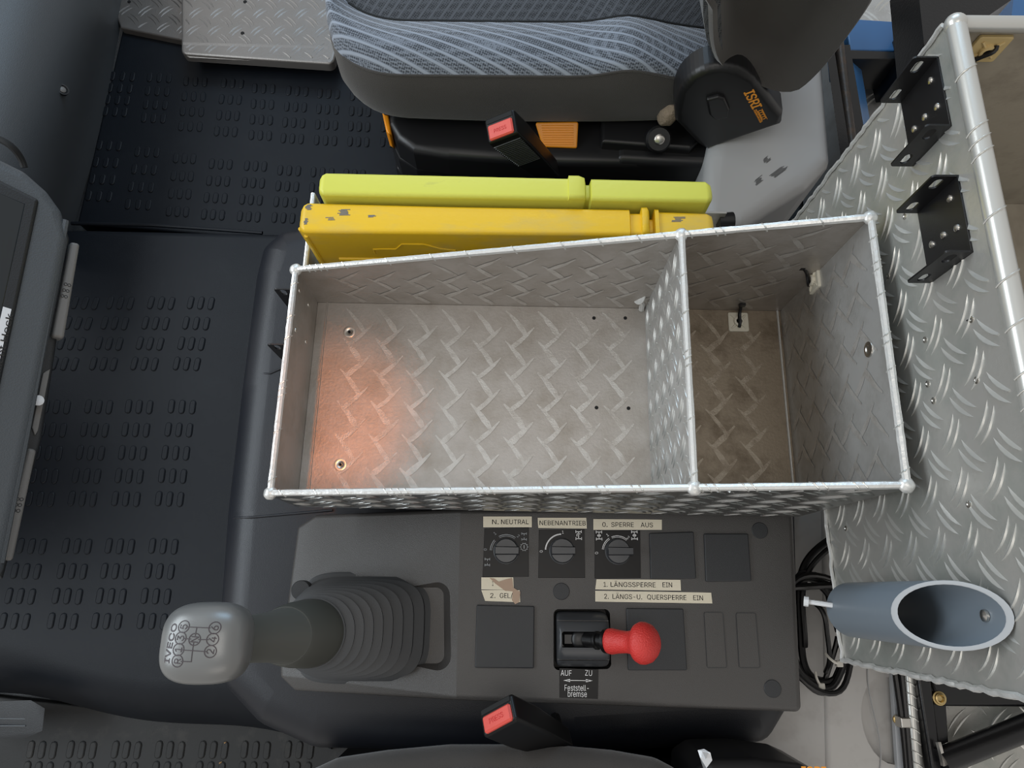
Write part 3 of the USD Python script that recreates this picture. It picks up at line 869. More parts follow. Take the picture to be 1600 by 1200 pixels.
t.part('tube', loft([flatring(r0 - .003, zBot), flatring(r0, zBot), flatring(r0, zBot + .03), cutring(r0, -.0006)], caps=False), 'pvc_grey')
t.part('bore', loft([cutring(r0 - .003, -.0006), flatring(r0 - .003, zBot + .03), flatring(r0 - .003, zBot)], caps=False), 'pvc_grey')
t.part('cut_face', loft([cutring(r0, -.0006), cutring(r0 - .0004, 0), cutring(r0 - .0026, 0), cutring(r0 - .003, -.0006)], caps=False), 'pvc_edge', 'pale sawn edge')
t.part('screw', lathe([(.0045, -.001), (.0042, .0008), (.002, .0018), (.0001, .002)], Frame(atx(1538, 962, PX + r0 - .0045), (0, -1, 0), (0, 0, 1)), 14), 'steel')
b0 = np.array([PX - r0 + .001, PY + .004, zBot + .012])
b1 = at(1262, 940, zBot + .004)
t.part('bolt', join(tube([b0, b1], .0023, 8), tube([b1 + (b0 - b1) * .04, b1 - (b0 - b1) * .16], .0046, 10)), 'clear_tag', 'clear threaded bolt')

# ================================================================== console


def rhull(top, zbot, r, draft=.004):
    """A hull with rounded upper edges under the points top (in order round the outline)."""
    top = np.asarray(top, float)
    c = top.mean(0)
    s = trimesh.creation.icosphere(2, r).vertices
    P = []
    for p in top:
        d = unit([c[0] - p[0], c[1] - p[1], 0])
        P.append(s + p + d * r * 1.3 - [0, 0, r])
        P.append([[*(p - d * draft * -1)[:2], zbot]])
    return hull(np.vstack(P))


ZCL = .405
pl_ = lambda x, y: at(x, y, Z_CON)
topR = [pl_(724, 792), pl_(1243, 796), pl_(1257, 1106), pl_(718, 1098)]
topL = [at(462, 822, ZCL), at(486, 806, ZCL + .006), pl_(724, 792), pl_(718, 1098), at(452, 1076, ZCL), at(434, 1058, ZCL), at(434, 1030, ZCL)]
body = rhull([topR[1], topR[2], topL[3] * 1.0, *topL[4:], topL[0], topL[1], topL[2]], Z_COVER + .0006, .007)
nL = unit(np.cross(pl_(718, 1098) - at(434, 1030, ZCL), pl_(724, 792) - at(434, 1030, ZCL)))
LFc = Frame(at(590, 985, .435), (1, 0, 0), n=nL if nL[2] > 0 else -nL)
O2 = atp(590, 985, pl_(720, 950), LFc.n)
LFc = Frame(O2, LFc.u, LFc.v)


def onL(pix, z=0):
    return [LFc.loc(atp(x, y, LFc.O, LFc.n))[:2] for x, y in pix]


rc1 = onL([(500, 904), (706, 902), (708, 1056), (468, 1054)])
rc1 = list(Polygon(rc1).buffer(-.020).buffer(.020, quad_segs=8).exterior.coords)[:-1]
rc0 = list(Polygon(rc1).buffer(-.011).exterior.coords)[:-1]
recess = hull(np.vstack([LFc.to([(x, y, .012) for x, y in Polygon(rc1).buffer(.006).exterior.coords]), LFc.to([(x, y, -.017) for x, y in rc0])]))
body = body - recess
hx = poly_at([(868, 955), (950, 955), (952, 1042), (868, 1044)], Z_CON)

hole = Polygon(hx).buffer(.0022).buffer(-.006).buffer(.006)
hm = vf(slab(hole, .425, .48))
body = body - m3.Manifold(m3.Mesh(hm[0].astype(np.float32), hm[1].astype(np.uint32)))
t = Thing('console', 'dark grey plastic console with switches, taped labels and blank covers', 'console', (*at(850, 950, .4)[:2], Z_COVER - .002))
t.part('housing', body, 'console_plastic', smooth=28)
KF = Frame((0, 0, Z_CON), (1, 0, 0), (0, 1, 0))
loc = lambda x, y: KF.loc(at(x, y, Z_CON))[:2]
for pix, h in (([(1014, 833), (1083, 831), (1087, 904), (1016, 905)], .0032), ([(1099, 834), (1168, 834), (1173, 908), (1102, 909)], .0032), ([(745, 945), (835, 947), (834, 1044), (742, 1043)], .0030), ([(978, 950), (1067, 951), (1073, 1047), (981, 1047)], .0030)):
    t.part('blank_cover', slab([loc(*p) for p in pix], -.0005, h, .0012, .0016, KF), 'blank_plastic')
for pix in ([(1100, 957), (1129, 957), (1135, 1043), (1105, 1043)], [(1150, 958), (1180, 958), (1187, 1043), (1155, 1043)]):
    q = Polygon([loc(*p) for p in pix]).buffer(-.002).buffer(.002)
    t.part('slot_cover', KF.put(flat(q, -.0005, .0007)), 'console_plastic')
    t.part('slot_gap', KF.put(flat(q.buffer(.0004).difference(q.buffer(-.0002)), -.0005, .0009)), 'blank_plastic')
for x, y in ((1187, 829), (877, 924), (1207, 1076)):
    t.part('screw_cap', lathe([(.0093, -.001), (.0093, .0006), (.0088, .0011), (.0001, .0012)], KF.shift(*loc(x, y)), 28), 'blank_plastic')
f = Frame(atp(470, 922, LFc.O, LFc.n), LFc.u, LFc.v)
t.part('screw_cap', lathe([(.0108, -.012), (.0108, .0006), (.0100, .0014), (.0001, .0016)], f, 28), 'blank_plastic')

TN = .0005


def axle_symbol(c, s, variant):
    """A small drive-line pictogram: two axles and what joins them."""
    L = [[(-.9, 1), (.9, 1)], [(-.9, .62), (-.9, 1.38)], [(.9, .62), (.9, 1.38)], [(-.9, -1), (.9, -1)], [(-.9, -1.38), (-.9, -.62)], [(.9, -1.38), (.9, -.62)]]
    if variant == 'joined':
        L += [[(0, 1), (0, -1)], [(-.55, .35), (.55, .35)], [(-.55, .35), (-.55, -.35)]]
    if variant == 'lock':
        L += [[(0, 1), (0, -1)], [(-.5, .0), (0, .45), (.5, 0), (0, -.45), (-.5, 0)]]
    if variant == 'split':
        L += [[(0, 1), (0, .35)], [(0, -1), (0, -.35)]]
    return [([(c[0] + x * s, c[1] + y * s * 1.1) for x, y in p], s * .26) for p in L]


for i, (pix, kc, lab) in enumerate((
        ([(757, 826), (826, 824), (826, 901), (754, 902)], (791, 861), 'rotary switch plate with gear wheel symbol'),
        ([(842, 828), (913, 827), (914, 903), (841, 903)], (878, 861), 'rotary switch plate with thick white arc'),
        ([(929, 829), (1000, 829), (1001, 903), (929, 904)], (965, 862), 'rotary switch plate with two drive symbols'))):
    sp_ = t.part('switch_plate', slab([loc(*p) for p in pix], -.0005, TN + .0003, .0003, 0, KF), 'black_gloss', lab)
    k = np.array(loc(*kc))
    kf = KF.shift(*k)
    kb = t.part('switch_knob', lathe([(.0150, .0008), (.0148, .0018), (.0138, .0022), (.0136, .0075), (.0128, .0088), (.0001, .0090)], kf, 36), 'knob_plastic', parent=sp_)
    ex = .0165 if i == 2 else .0148
    t.part('knob_grip', kf.put(hull(np.vstack([[(-.0128, s * .0050, .0085), (ex, s * .0046, .0085), (-.0122, s * .0036, .0150), (ex - .0008, s * .0034, .0142)] for s in (-1, 1)]))), 'knob_plastic', parent=sp_)
    L = []
    if i == 0:
        L += [(arc(0, 0, .0185, 55, 118), .0008), (arc(0, 0, .0168, 55, 118), .0006), (arc(0, 0, .0185, 138, 178), .0008), (arc(0, 0, .0168, 138, 178), .0006)]
        L += axle_symbol((.0205, .0165), .0030, 'split') + axle_symbol((-.0215, -.0125), .0030, 'split')
        g_ = []
        for a in range(10):
            g_ += [(.0205 + .0036 * math.cos(a * .6283 - .2), .0047 + .0036 * math.sin(a * .6283 - .2)), (.0205 + .0046 * math.cos(a * .6283), .0047 + .0046 * math.sin(a * .6283)), (.0205 + .0036 * math.cos(a * .6283 + .2), .0047 + .0036 * math.sin(a * .6283 + .2))]
        L += [(g_ + g_[:1], .0007), ([(.0205, .0027), (.0205, .0067)], .0014)]
        tx = [('1', -.0135, .0175), ('2', .0115, .0165), ('0', -.0225, .0)]
    elif i == 1:
        L += [(arc(0, 0, .0190, 92, 176), .0016)] + axle_symbol((.0195, .0180), .0036, 'joined')
        tx = [('1', -.0003, .0195), ('0', -.0220, -.002)]
    else:
        L += [(arc(0, 0, .0178, 50, 112), .0008), (arc(0, 0, .0163, 50, 112), .0006), (arc(0, 0, .0178, 122, 172), .0008), (arc(0, 0, .0163, 122, 172), .0006)]
        L += axle_symbol((-.0210, .0180), .0036, 'lock') + axle_symbol((.0200, .0185), .0036, 'lock')
        tx = [('1', -.0115, .0165), ('2', .0105, .0155), ('0', -.0225, -.003)]
    pm = 'grey_print' if i == 0 else 'white_print'
    t.part('symbol', join(*[ribbon(p, w, kf, .0007, .0011) for p, w in L]), pm, 'printed switch symbols', parent=sp_, kind='stuff')
    for s, x, y in tx:
        fr2 = kf.shift(x, y)
        a_ = math.atan2(y, x) - math.pi / 2
        fr2 = Frame(fr2.O, KF.u * math.cos(a_) + KF.v * math.sin(a_), n=KF.n)
        t.part('numeral', text(s, fr2, 0, 0, None, .0034, .0004, z=.0007), pm, parent=sp_)


def tape(pix, s, x0, x1, z=0.0, mt='label_ivory', cap=.0052, words=None, lab=None):
    """A strip of embossing tape with black lettering between the places x0 and x1 along its middle."""
    q = Polygon([loc(*p) for p in pix])
    tp = t.part('label_tape', KF.put(flat(q, z, z + TN)), mt, lab)
    (ax, ay), (bx, by) = [(np.array(loc(*pix[0])) + loc(*pix[3])) / 2, (np.array(loc(*pix[1])) + loc(*pix[2])) / 2]
    u = unit([bx - ax, by - ay, 0])
    for w, p0, p1 in (words or [(s, x0, x1)]):
        ym = (pix[0][1] + pix[3][1]) / 2
        a = np.array(loc(p0, ym + (pix[1][1] - pix[0][1]) * (p0 - pix[0][0]) / (pix[1][0] - pix[0][0])))
        b = np.array(loc(p1, ym))
        f = Frame([a[0], a[1], Z_CON + z + TN - .00005], u, n=(0, 0, 1))
        umlaut = 'Ä' in w
        t.part('lettering', text(w, f, 0, -cap / 2, abs(b[0] - a[0]), cap, .0002), 'ink', parent=tp)


tape([(755, 807), (831, 807), (831, 824), (755, 824)], None, 0, 0, words=[('N.', 769, 779), ('NEUTRAL', 783, 826)], lab='ivory label tape reading N. NEUTRAL')
tape([(840, 809), (916, 809), (917, 826), (841, 825)], None, 0, 0, words=[('NEBENANTRIEB', 843, 915)], lab='ivory label tape reading NEBENANTRIEB')
tape([(927, 811), (1034, 812), (1034, 828), (927, 828)], None, 0, 0, words=[('0.', 941, 949), ('SPERRE', 955, 990), ('AUS', 1001, 1020)], lab='ivory label tape reading 0. SPERRE AUS')
tape([(932, 905), (1063, 906), (1064, 923), (930, 921)], None, 0, 0, words=[('1.', 943, 949), ('LÄNGSSPERRE', 954, 1024), ('EIN', 1035, 1050)], lab='ivory label tape reading 1. LÄNGSSPERRE EIN')
tape([(930, 923), (1111, 926), (1113, 943), (930, 940)], None, 0, 0, words=[('2.', 944, 951), ('LÄNGS-U.', 957, 1003), ('QUERSPERRE', 1011, 1072), ('EIN', 1083, 1098)], lab='ivory label tape reading 2. LÄNGS-U. QUERSPERRE EIN')
tape([(752, 902), (802, 902), (803, 922), (752, 921)], None, 0, 0, words=[('1', 769, 771)], lab='torn ivory label tape')
tape([(752, 922), (812, 922), (813, 941), (758, 939)], None, 0, 0, words=[('2.', 766, 774), ('GEL', 781, 797), ('/', 798, 801)], lab='torn ivory label tape reading 2. GEL')
q = [loc(*p) for p in ((765, 903), (772, 904), (779, 909), (791, 905), (800, 903), (802, 918), (808, 922), (813, 925), (811, 941), (805, 944), (800, 938), (801, 924), (789, 923), (781, 917), (774, 912))]
t.part('torn_paper', KF.put(flat(Polygon(q).buffer(0), TN, TN + .0006)), 'label_torn', 'brown torn paper layer')
# sign of the parking brake
sg = t.part('sign', slab([loc(*p) for p in ((874, 1044), (935, 1046), (934, 1092), (874, 1090))], 0, TN, 0, 0, KF), 'black_gloss', 'black sign for the parking brake')


def line_text(s, x0, x1, y, cap):
    a, b = loc(x0, y), loc(x1, y + .5)
    f = Frame([*a, Z_CON + TN], [b[0] - a[0], b[1] - a[1], 0], n=(0, 0, 1))
    t.part('lettering', text(s, f, 0, 0, np.hypot(b[0] - a[0], b[1] - a[1]), cap, .0003), 'white_print', parent=sg)


line_text('AUF', 876, 893, 1055.5, .0058)
line_text('ZU', 914, 925, 1055.5, .0058)
line_text('Feststell-', 882, 920, 1079, .0060)
line_text('bremse', 887, 917, 1088.5, .0062)
a, b = np.array(loc(880, 1063)), np.array(loc(926, 1063.5))
t.part('arrow', join(ribbon([a + [.004, 0], b - [.004, 0]], .0007, KF, TN, TN + .0003), KF.put(flat(Polygon([a, a + [.0075, .0016], a + [.0075, -.0016]]), TN, TN + .0003)), KF.put(flat(Polygon([b, b - [.0075, .0016], b - [.0075, -.0016]]), TN, TN + .0003))), 'white_print', parent=sg)

# ------------------------------------------------------------------ parking brake
t = Thing('parking_brake', 'parking brake valve with ribbed black drum and red knob lever', 'brake lever', at(908, 1000, .425))
cx, cy = np.mean(hx, 0)
hw = np.ptp([p[0] for p in hx]) / 2 - .0012
hh = np.ptp([p[1] for p in hx]) / 2 - .0008
RZ, zc = .034, .452
rings_ = []
ang = np.linspace(-.35, math.pi + .35, 33)
for x, s in ((-1, .80), (-.985, .88), (-.95, .94), (-.88, .98), (-.7, 1), (0, 1), (.7, 1), (.88, .98), (.95, .94), (.985, .88), (1, .80)):
    yy = np.sign(np.cos(ang)) * np.abs(np.cos(ang)) ** .9 * hh * s
    zz = zc + RZ * s * np.sign(np.sin(ang)) * np.abs(np.sin(ang)) ** .85
    r_ = np.c_[np.full(33, cx + x * hw), cy + yy, np.maximum(zz, .44)]
    rings_.append(np.vstack([r_, [[cx + x * hw, cy - hh * s, .428], [cx + x * hw, cy + hh * s, .428]]]))
v, f = vf(loft(rings_))
drum = m3.Manifold.hull_points(v)
sy0, sy1 = at(908, 1012, .485)[1], at(908, 987, .485)[1]
drum = drum - cbox(cx - hw * .84, cx + hw * 1.2, sy0, sy1, .470, .52, .0003)
for yy in (at(908, 970, .475)[1], at(908, 1031, .475)[1]):
    drum = drum - cbox(cx - hw * 1.1, cx + hw * 1.1, yy - .0007, yy + .0007, .4715, .50, .0001)
t.part('drum', drum, 'knob_plastic', smooth=40)
t.part('slot_floor', cbox(cx - hw * .83, cx + hw * .93, sy0 + .0005, sy1 - .0005, .464, .4785, .003), 'black_plastic')
t.part('detent', hull(np.vstack([np.array([cx - hw * .2, (sy0 + sy1) / 2, .4785]) + trimesh.creation.icosphere(2, .008).vertices * [1, 1.2, .5], np.array([cx + hw * .7, (sy0 + sy1) / 2, .4785]) + trimesh.creation.icosphere(2, .008).vertices * [1, 1.2, .5]])), 'black_plastic')
ax0 = at(922, 1000, .486)
ax = unit([.72, -.05, .60])
BFm = Frame(ax0, (0, 1, 0), n=ax)
t.part('stem', lathe([(.0075, -.006), (.0075, .006), (.0095, .008), (.0095, .0105), (.0078, .0115), (.0078, .018), (.0125, .0195), (.0125, .023), (.009, .024), (.009, .03)], BFm, 24), 'black_gloss')
t.part('knob', lathe([(.0100, .0225), (.0128, .024), (.0132, .028), (.0118, .036), (.0110, .046), (.0118, .052), (.0150, .0565), (.0190, .059), (.0208, .063), (.0207, .067), (.0188, .0725), (.0146, .077), (.0100, .0800), (.0050, .0812), (.0001, .0815)], BFm, 36), 'red_knob', smooth=60)

# ------------------------------------------------------------------ gear lever
Kc = at(326, 1004, .648)
Bc = at(584, 980, .4285)
d = unit(Kc - Bc)
Lg = np.linalg.norm(Kc - Bc)
t = Thing('gear_lever', 'gear lever with silver shift knob, grey shaft and pleated black gaiter', 'gear lever', Bc)
n0 = LFc.n
ang = np.arange(48) * 2 * math.pi / 48


def gring(c, n, a, b, e):
    f = Frame(c, (1, 0, 0), n=n)
    ca, sa = np.cos(ang), np.sin(ang)
    return f.to(np.c_[np.sign(ca) * np.abs(ca) ** (2 / e) * a, np.sign(sa) * np.abs(sa) ** (2 / e) * b, np.zeros(48)])


rg = []
NB = 10
tip = Bc + d * Lg * .45
for k in range(NB * 2 + 1):
    f_ = k / (NB * 2)
    g_ = f_ ** .85
    c = Bc + (tip - Bc) * g_ + n0 * .010 * math.sin(f_ * math.pi) - n0 * .006 * (1 - f_)
    n = unit(n0 * (1 - f_) + d * f_)
    a, b, e = (.084 + (.032 - .084) * f_ ** .8), .057 + (.032 - .057) * f_ ** .9, 5 - 3 * f_ ** .6
    s = .0030 if k % 2 == 0 else -.0022
    rg.append(gring(c - (n * .0016 if k % 2 else 0), n, a + s, b + s, e))
t.part('gaiter', loft(rg), 'boot_rubber', 'pleated rubber gaiter', smooth=50)
t.part('gaiter_collar', loft([gring(Bc - n0 * .009, n0, .087, .062, 5.5), gring(Bc - n0 * .004, n0, .087, .062, 5.5), gring(Bc - n0 * .002, n0, .084, .059, 5.2), gring(Bc - n0 * .002, n0, .07, .05, 5)]), 'boot_rubber')
def sec(l, r):
    return gring(Bc + d * l * Lg, d, r, r, 2)
t.part('gaiter_tip', loft([sec(.435, .031), sec(.45, .0335), (sec(.48, .0335)), sec(.55, .0315), sec(.60, .0288), sec(.615, .0272), sec(.615, .022)]), 'boot_tip')
t.part('shaft', loft([sec(.58, .020), sec(.61, .0264), sec(.65, .0248), sec(.71, .0228), sec(.79, .0212), sec(.86, .0215), sec(.97, .024), sec(1.0, .020)]), 'lever_grey')
t.part('mould_line', tube([Bc + d * Lg * q + unit(np.cross(d, [0, 1, 0])) * -0 + unit(CO - Kc) * (rq - .0003) for q, rq in ((.615, .0262), (.66, .0244), (.72, .0224), (.80, .0212))], .0006, 5), 'boot_tip')
kn = unit(unit(CO - Kc) * .8 + d * .35)
KFr = Frame(Kc, (1, .02, 0), n=kn)
ax_, by_, cz_ = .0372, .0335, .028
ico = trimesh.creation.icosphere(5, 1.0)
u_ = ico.vertices
ee = 2.7
rad = (np.abs(u_) ** ee).sum(1) ** (-1 / ee)
kv = u_ * rad[:, None] * [ax_, by_, cz_]
kv[:, 1] *= 1 + .10 * kv[:, 0] / ax_ * -1 * 0 + .0
kv[:, 0] += .004 * np.clip(kv[:, 1] / by_, -1, 1) ** 2 * (kv[:, 0] / ax_)
lo_ = kv[:, 2] < 0
kv[lo_, :2] *= (1 - .25 * (kv[lo_, 2:3] / cz_) ** 2)
kb = t.part('shift_knob', (KFr.to(kv), ico.faces), 'knob_silver', 'satin silver shift knob', smooth=True)
surf = lambda x, y: cz_ * np.clip(1 - (np.abs(x) / ax_) ** ee - (np.abs(y) / by_) ** ee, .02, 1) ** (1 / ee)
kloc = lambda px, py: KFr.loc(atp(px, py, KFr.to([0, 0, cz_ * .98])[0], KFr.n))[:2]


def onknob(mesh):
    """Bends a flat local mesh onto the knob's top."""
    v, f = vf(mesh)
    m = trimesh.Trimesh(v, f).subdivide_to_size(.0035, max_iter=6)
    v, f = np.array(m.vertices), np.array(m.faces)
    v[:, 2] = surf(v[:, 0], v[:, 1]) + v[:, 2]
    return (KFr.to(v), f)


def ktext(s, px, py, cap, width=None, name='numeral'):
    c = np.array(kloc(px, py))
    m = meshkit.text_mesh(s, cap, .0004, name == 'lettering')
    v, f = vf(m)
    v = v - [(v[:, 0].min() + v[:, 0].max()) / 2, (v[:, 1].min() + v[:, 1].max()) / 2, 0]
    if width:
        v[:, 0] *= width / np.ptp(v[:, 0])
    uu, vv = np.array([.10, 1.0]), np.array([-1.0, .10])
    p = c + v[:, :1] * uu + v[:, 1:2] * vv
    t.part(name, onknob((np.c_[p, v[:, 2] - .0001], f)), 'knob_ink', parent=kb)


spots = {'5': (286.5, 979), '3': (282, 997), '1': (278.5, 1015), 'R': (276, 1033), 'N': (304.5, 999), '6': (335, 981), '4': (332, 999), '2': (328.5, 1018)}
for s, (px, py) in spots.items():
    ktext(s, px, py, .0060 if s != 'R' else .0056)
    c = kloc(px, py)
    t.part('circle', onknob(flat(LineString(circle(*c, .0047, 28) + [circle(*c, .0047, 28)[0]]).buffer(.00035), -.0001, .0003)), 'knob_ink', parent=kb)
ktext('IVECO', 264, 1005, .0050, .031, 'lettering')
gl = [[(292.5, 979.5), (328, 981)], [(307.5, 980), (305.5, 993)], [(288, 997.5), (298.5, 998.5)], [(310.5, 999.2), (326, 999.5)], [(284.5, 1015.5), (322, 1018)], [(303, 1004.5), (298.5, 1034)], [(282, 1033.5), (298.5, 1034)]]
t.part('gate_line', join(*[onknob(flat(LineString([kloc(*p), kloc(*q)]).buffer(.0003), -.0001, .0003)) for p, q in gl]), 'knob_ink', parent=kb, kind='stuff')

# ================================================================== cables behind the console
t = Thing('cable_coil', 'coil of black cables bundled behind the console beside the pipe', 'cable coil', at(1275, 1000, .306))
rr = np.random.default_rng(11)
cc = at(1284, 985, .37)
for k in range(5):
    a0 = rr.uniform(0, 6.28)
    R1, R2 = .030 + .004 * k, .068 + .004 * rr.uniform(-1, 1)
    th = np.linspace(0, 2 * math.pi, 40)
    P = cc + np.c_[R1 * np.cos(th) + .004 * np.sin(3 * th + a0) - .004, R2 * np.sin(th) + .003 * np.cos(2 * th + a0), .004 * np.sin(2 * th + a0) + .006 * k - .02]
    t.part('cable', tube(P[:-1], .0042 if k % 2 else .0034, 8), 'cable')
t.part('cable', tube([at(1312, 835, .36), at(1280, 855, .355), at(1256, 885, .35), at(1249, 935, .35), at(1252, 1000, .345), at(1262, 1050, .348), at(1290, 1064, .345)], .0046, 8, 40), 'cable')
t.part('cable', tube([at(1320, 838, .37), at(1285, 866, .365), at(1262, 895, .36), at(1254, 940, .36), at(1258, 1010, .35)], .0036, 8, 30), 'cable')
t.part('cable', tube([at(1240, 918, .37), at(1270, 916, .375), at(1310, 914, .38)], .0042, 8, 16), 'cable')
t.part('cable', tube([at(1268, 940, .40), at(1285, 955, .41), at(1292, 985, .40), at(1296, 1020, .38), at(1290, 1050, .35)], .0030, 8, 30), 'cable')
for i, pts in enumerate(([(1290, 1021, .395), (1298, 1030, .40), (1311, 1037, .395)], [(1274, 1050, .37), (1277, 1062, .372), (1283, 1072, .37)])):
    P = [at(*p) for p in pts]
    zt = Thing('zip_tie', ('white zip tie with square head round the coil, nearer to the pipe', 'white zip tie with small head at the lower end of the cable coil')[i], 'zip tie', P[0], 'white zip ties')
    zt.part('strap', tube(P, .0016, 6, 10), 'tie_white')
    zt.part('head', cbox(P[2][0] - .004, P[2][0] + .004, P[2][1] - .0035, P[2][1] + .0035, P[2][2] - .003, P[2][2] + .003, .0008), 'tie_white')

# aluminium angle and the cables clipped along it
t = Thing('edge_angle', 'aluminium tread plate edge angle on the grey floor panel', 'edge angle', at(1422, 1120, .306))
t.part('flat_leg', slab(poly_at([(1392, 1030), (1416, 1030), (1436, 1215), (1404, 1215)], .312), .304, .312, .001), 'strip_white')
rl = t.part('rounded_leg', tube([at(1417, 1030, .325), at(1424, 1110, .325), at(1434, 1215, .325)], .0075, 12), 'tread_bar')
for k in range(9):
    c = at(1418.5 + 1.7 * k, 1050 + 18 * k, .325)
    t.part('tread_bar', tube([c + [-.0078, .004, .001], c + [-.003, .002, .0074], c + [.004, -.003, .0066]], .0008, 5, 6), 'tread_bar', parent=rl)
t = Thing('cable_run', 'pair of black cables clipped along the aluminium edge angle', 'cable', at(1408, 1120, .318))
t.part('cable', tube([at(1396, 1030, .322), at(1402, 1070, .322), at(1409, 1120, .322), at(1418, 1215, .322)], .0042, 8, 24), 'cable')
t.part('cable', tube([at(1406, 1030, .326), at(1411, 1070, .326), at(1416, 1120, .326), at(1424, 1215, .326)], .0038, 8, 24), 'cable')
cl = t.part('cable_clip', slab(poly_at([(1407, 1121), (1424, 1121), (1426, 1138), (1409, 1138)], .331), .316, .331, .002, .001), 'steel')
t.part('clip_screw', lathe([(.0055, 0), (.005, .002), (.0025, .003), (.0001, .0026)], Frame(at(1401, 1124, .314), (1, 0, 0), (0, 1, 0)), 12), 'brass', parent=cl)

# ------------------------------------------------------------------ black steel frames and the tread plate floor behind them
t = Thing('floor_plate', 'aluminium tread plate floor under the black diagonal frame', 'floor plate', at(1540, 1150, .26))
pl = poly_at([(1438, 1040), (1700, 1040), (1700, 1260), (1450, 1260)], .312)
t.part('plate', slab(pl, .06, .312, .001), 'galvanised')
for m in tread(Frame((0, 0, .312), (1, 0, 0), (0, 1, 0)), Polygon(pl).buffer(-.005), p=.052, length=.042)[:200]:
    t.part('tread_bar', m, 'tread_bar')
t = Thing('steel_frame', 'black square tube frame with diagonal brace and brass bolt below the locker', 'frame', at(1450, 1120, .313))
zf_ = .342
t.part('upright_bar', slab(poly_at([(1433, 1056), (1456, 1062), (1478, 1230), (1460, 1230)], zf_), .326, zf_, .004, .002), 'black_steel')
t.part('inner_flange', slab(poly_at([(1452, 1062), (1476, 1064), (1482, 1160), (1466, 1166)], zf_ - .006), .328, zf_ - .006, .001), 'black_steel')
t.part('cross_bar', slab(poly_at([(1452, 1062), (1700, 1074), (1700, 1106), (1470, 1104)], zf_ - .003), .315, zf_ - .003, .004), 'black_steel')
t.part('brace_tube', tube([at(1470, 1190, .345), at(1560, 1154, .345), at(1700, 1098, .345)], .0150, 16), 'black_steel')
t.part('weld', tube([at(1466, 1160, .35), at(1470, 1175, .352), at(1474, 1195, .35)], .0035, 6, 12), 'steel')
bo = Frame(at(1467, 1091, zf_ - .003), (1, 0, 0), (0, 1, 0))
bb = t.part('bolt', lathe([(.0088, 0), (.0085, .0018), (.0068, .0022), (.0064, .0042), (.0045, .0048), (.0030, .0020), (.0001, .0018)], bo, 20), 'brass', 'brass coloured socket bolt')

t = Thing('floor_plate', 'aluminium tread plate floor behind the passenger backrest', 'floor plate', at(1420, 100, .26))
pl = poly_at([(1318, -140), (1640, -140), (1640, 60), (1420, 240), (1340, 262), (1325, 30)], .28)
t.part('plate', slab(pl, .06, .28, 0), 'aluminium')
for m in tread(Frame((0, 0, .28), (1, 0, 0), (0, 1, 0)), Polygon(pl).buffer(-.005), p=.050, length=.040)[:250]:
    t.part('tread_bar', m, 'tread_bar')
t = Thing('steel_frame', 'black frame posts with sky reflection coloured blue beside the passenger backrest', 'frame', at(1320, 170, .281))
zf_ = .40
t.part('angle_bar', hull([at(1288, 60, zf_), at(1301, 60, zf_), at(1332, 262, zf_), at(1316, 262, zf_), at(1288, 60, .3), at(1332, 262, .3)]), 'black_steel')
t.part('rusty_tube', tube([at(1307, 40, .39), at(1322, 160, .39), at(1336, 265, .39)], .0075, 14), 'rust_steel')
t.part('angle_bar', hull([at(1318, 70, .385), at(1328, 70, .385), at(1354, 225, .385), at(1342, 262, .385), at(1318, 70, .28), at(1342, 262, .28)]), 'black_steel')
t.part('side_face', hull([at(1329, 88, .365), at(1343, 90, .345), at(1362, 205, .345), at(1352, 225, .365), at(1329, 88, .28), at(1352, 225, .28)]), 'blue_sky_sheen')  # blue sky light on the black bar, put into the colour
t.part('cross_bar', slab(poly_at([(1328, 78), (1424, 82), (1424, 92), (1329, 92)], .37), .30, .37, .001), 'black_steel')
t.part('cross_panel', slab(poly_at([(1322, 28), (1415, 34), (1418, 80), (1328, 78)], .365), .29, .365, .003), 'blue_sky_sheen', 'panel coloured blue for its sky reflection')  # sky reflection on the glossy black panel painted as blue
t.part('bracket_plate', pslab([(1412, 40), (1437, 2), (1455, 0), (1450, 84), (1424, 86)], Frame((0, 0, .40), (1, 0, 0), (0, 1, 0)), -.11, 0, .004), 'black_gloss')
t.part('latch', tube([at(1447, 47, .41), at(1428, 74, .41), at(1434, 81, .41), at(1458, 79, .41)], .0035, 8, 16), 'steel')
t.part('latch_bolt', lathe([(.006, 0), (.006, .002), (.003, .004), (.0001, .0042)], Frame(at(1409, 58, .40), (1, 0, 0), (0, 1, 0)), 12), 'steel')
P_ = [at(x, y, .62) for x, y in ((1430, -60), (1500, -80), (1600, -60), (1580, 0), (1510, 40), (1458, 84), (1444, 70))]
t.part('upright_post', hull(np.vstack([P_, np.array(P_) - [0, 0, .06]])), 'black_steel')
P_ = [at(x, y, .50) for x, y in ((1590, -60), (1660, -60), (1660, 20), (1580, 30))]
t.part('blue_beam', hull(np.vstack([P_, np.array(P_) - [0, 0, .08]])), 'blue_sky_sheen')

# ================================================================== yellow cases
def case(name, label, mt, mt_top, yt, zt, zb, xs_, stations, ncut=None):
    """A long upright shell: a loft of rounded sections. stations: (x, y near, y far, lower the top by)."""
    t = Thing(name, label, 'plastic case', BF.to([.04, (stations[0][1] + stations[0][2]) / 2, zb])[0], 'yellow plastic cases')
    R_ = []
    for x, yn, yf, dz in stations:
        z1, c = zt - dz, min(.0048, (yf - yn) * .3)
        sec = [(yn, zb), (yn, z1 - c)] + [(yn + c - c * math.cos(a), z1 - c + c * math.sin(a)) for a in np.radians((30, 60))] + [(yn + c, z1), (yf - c, z1)] + [(yf - c + c * math.sin(a), z1 - c + c * math.cos(a)) for a in np.radians((30, 60))] + [(yf, z1 - c), (yf, zb)]
        R_.append([(x, y, z) for y, z in sec])
    t.part('shell', loft(R_), mt, smooth=40)
    return t


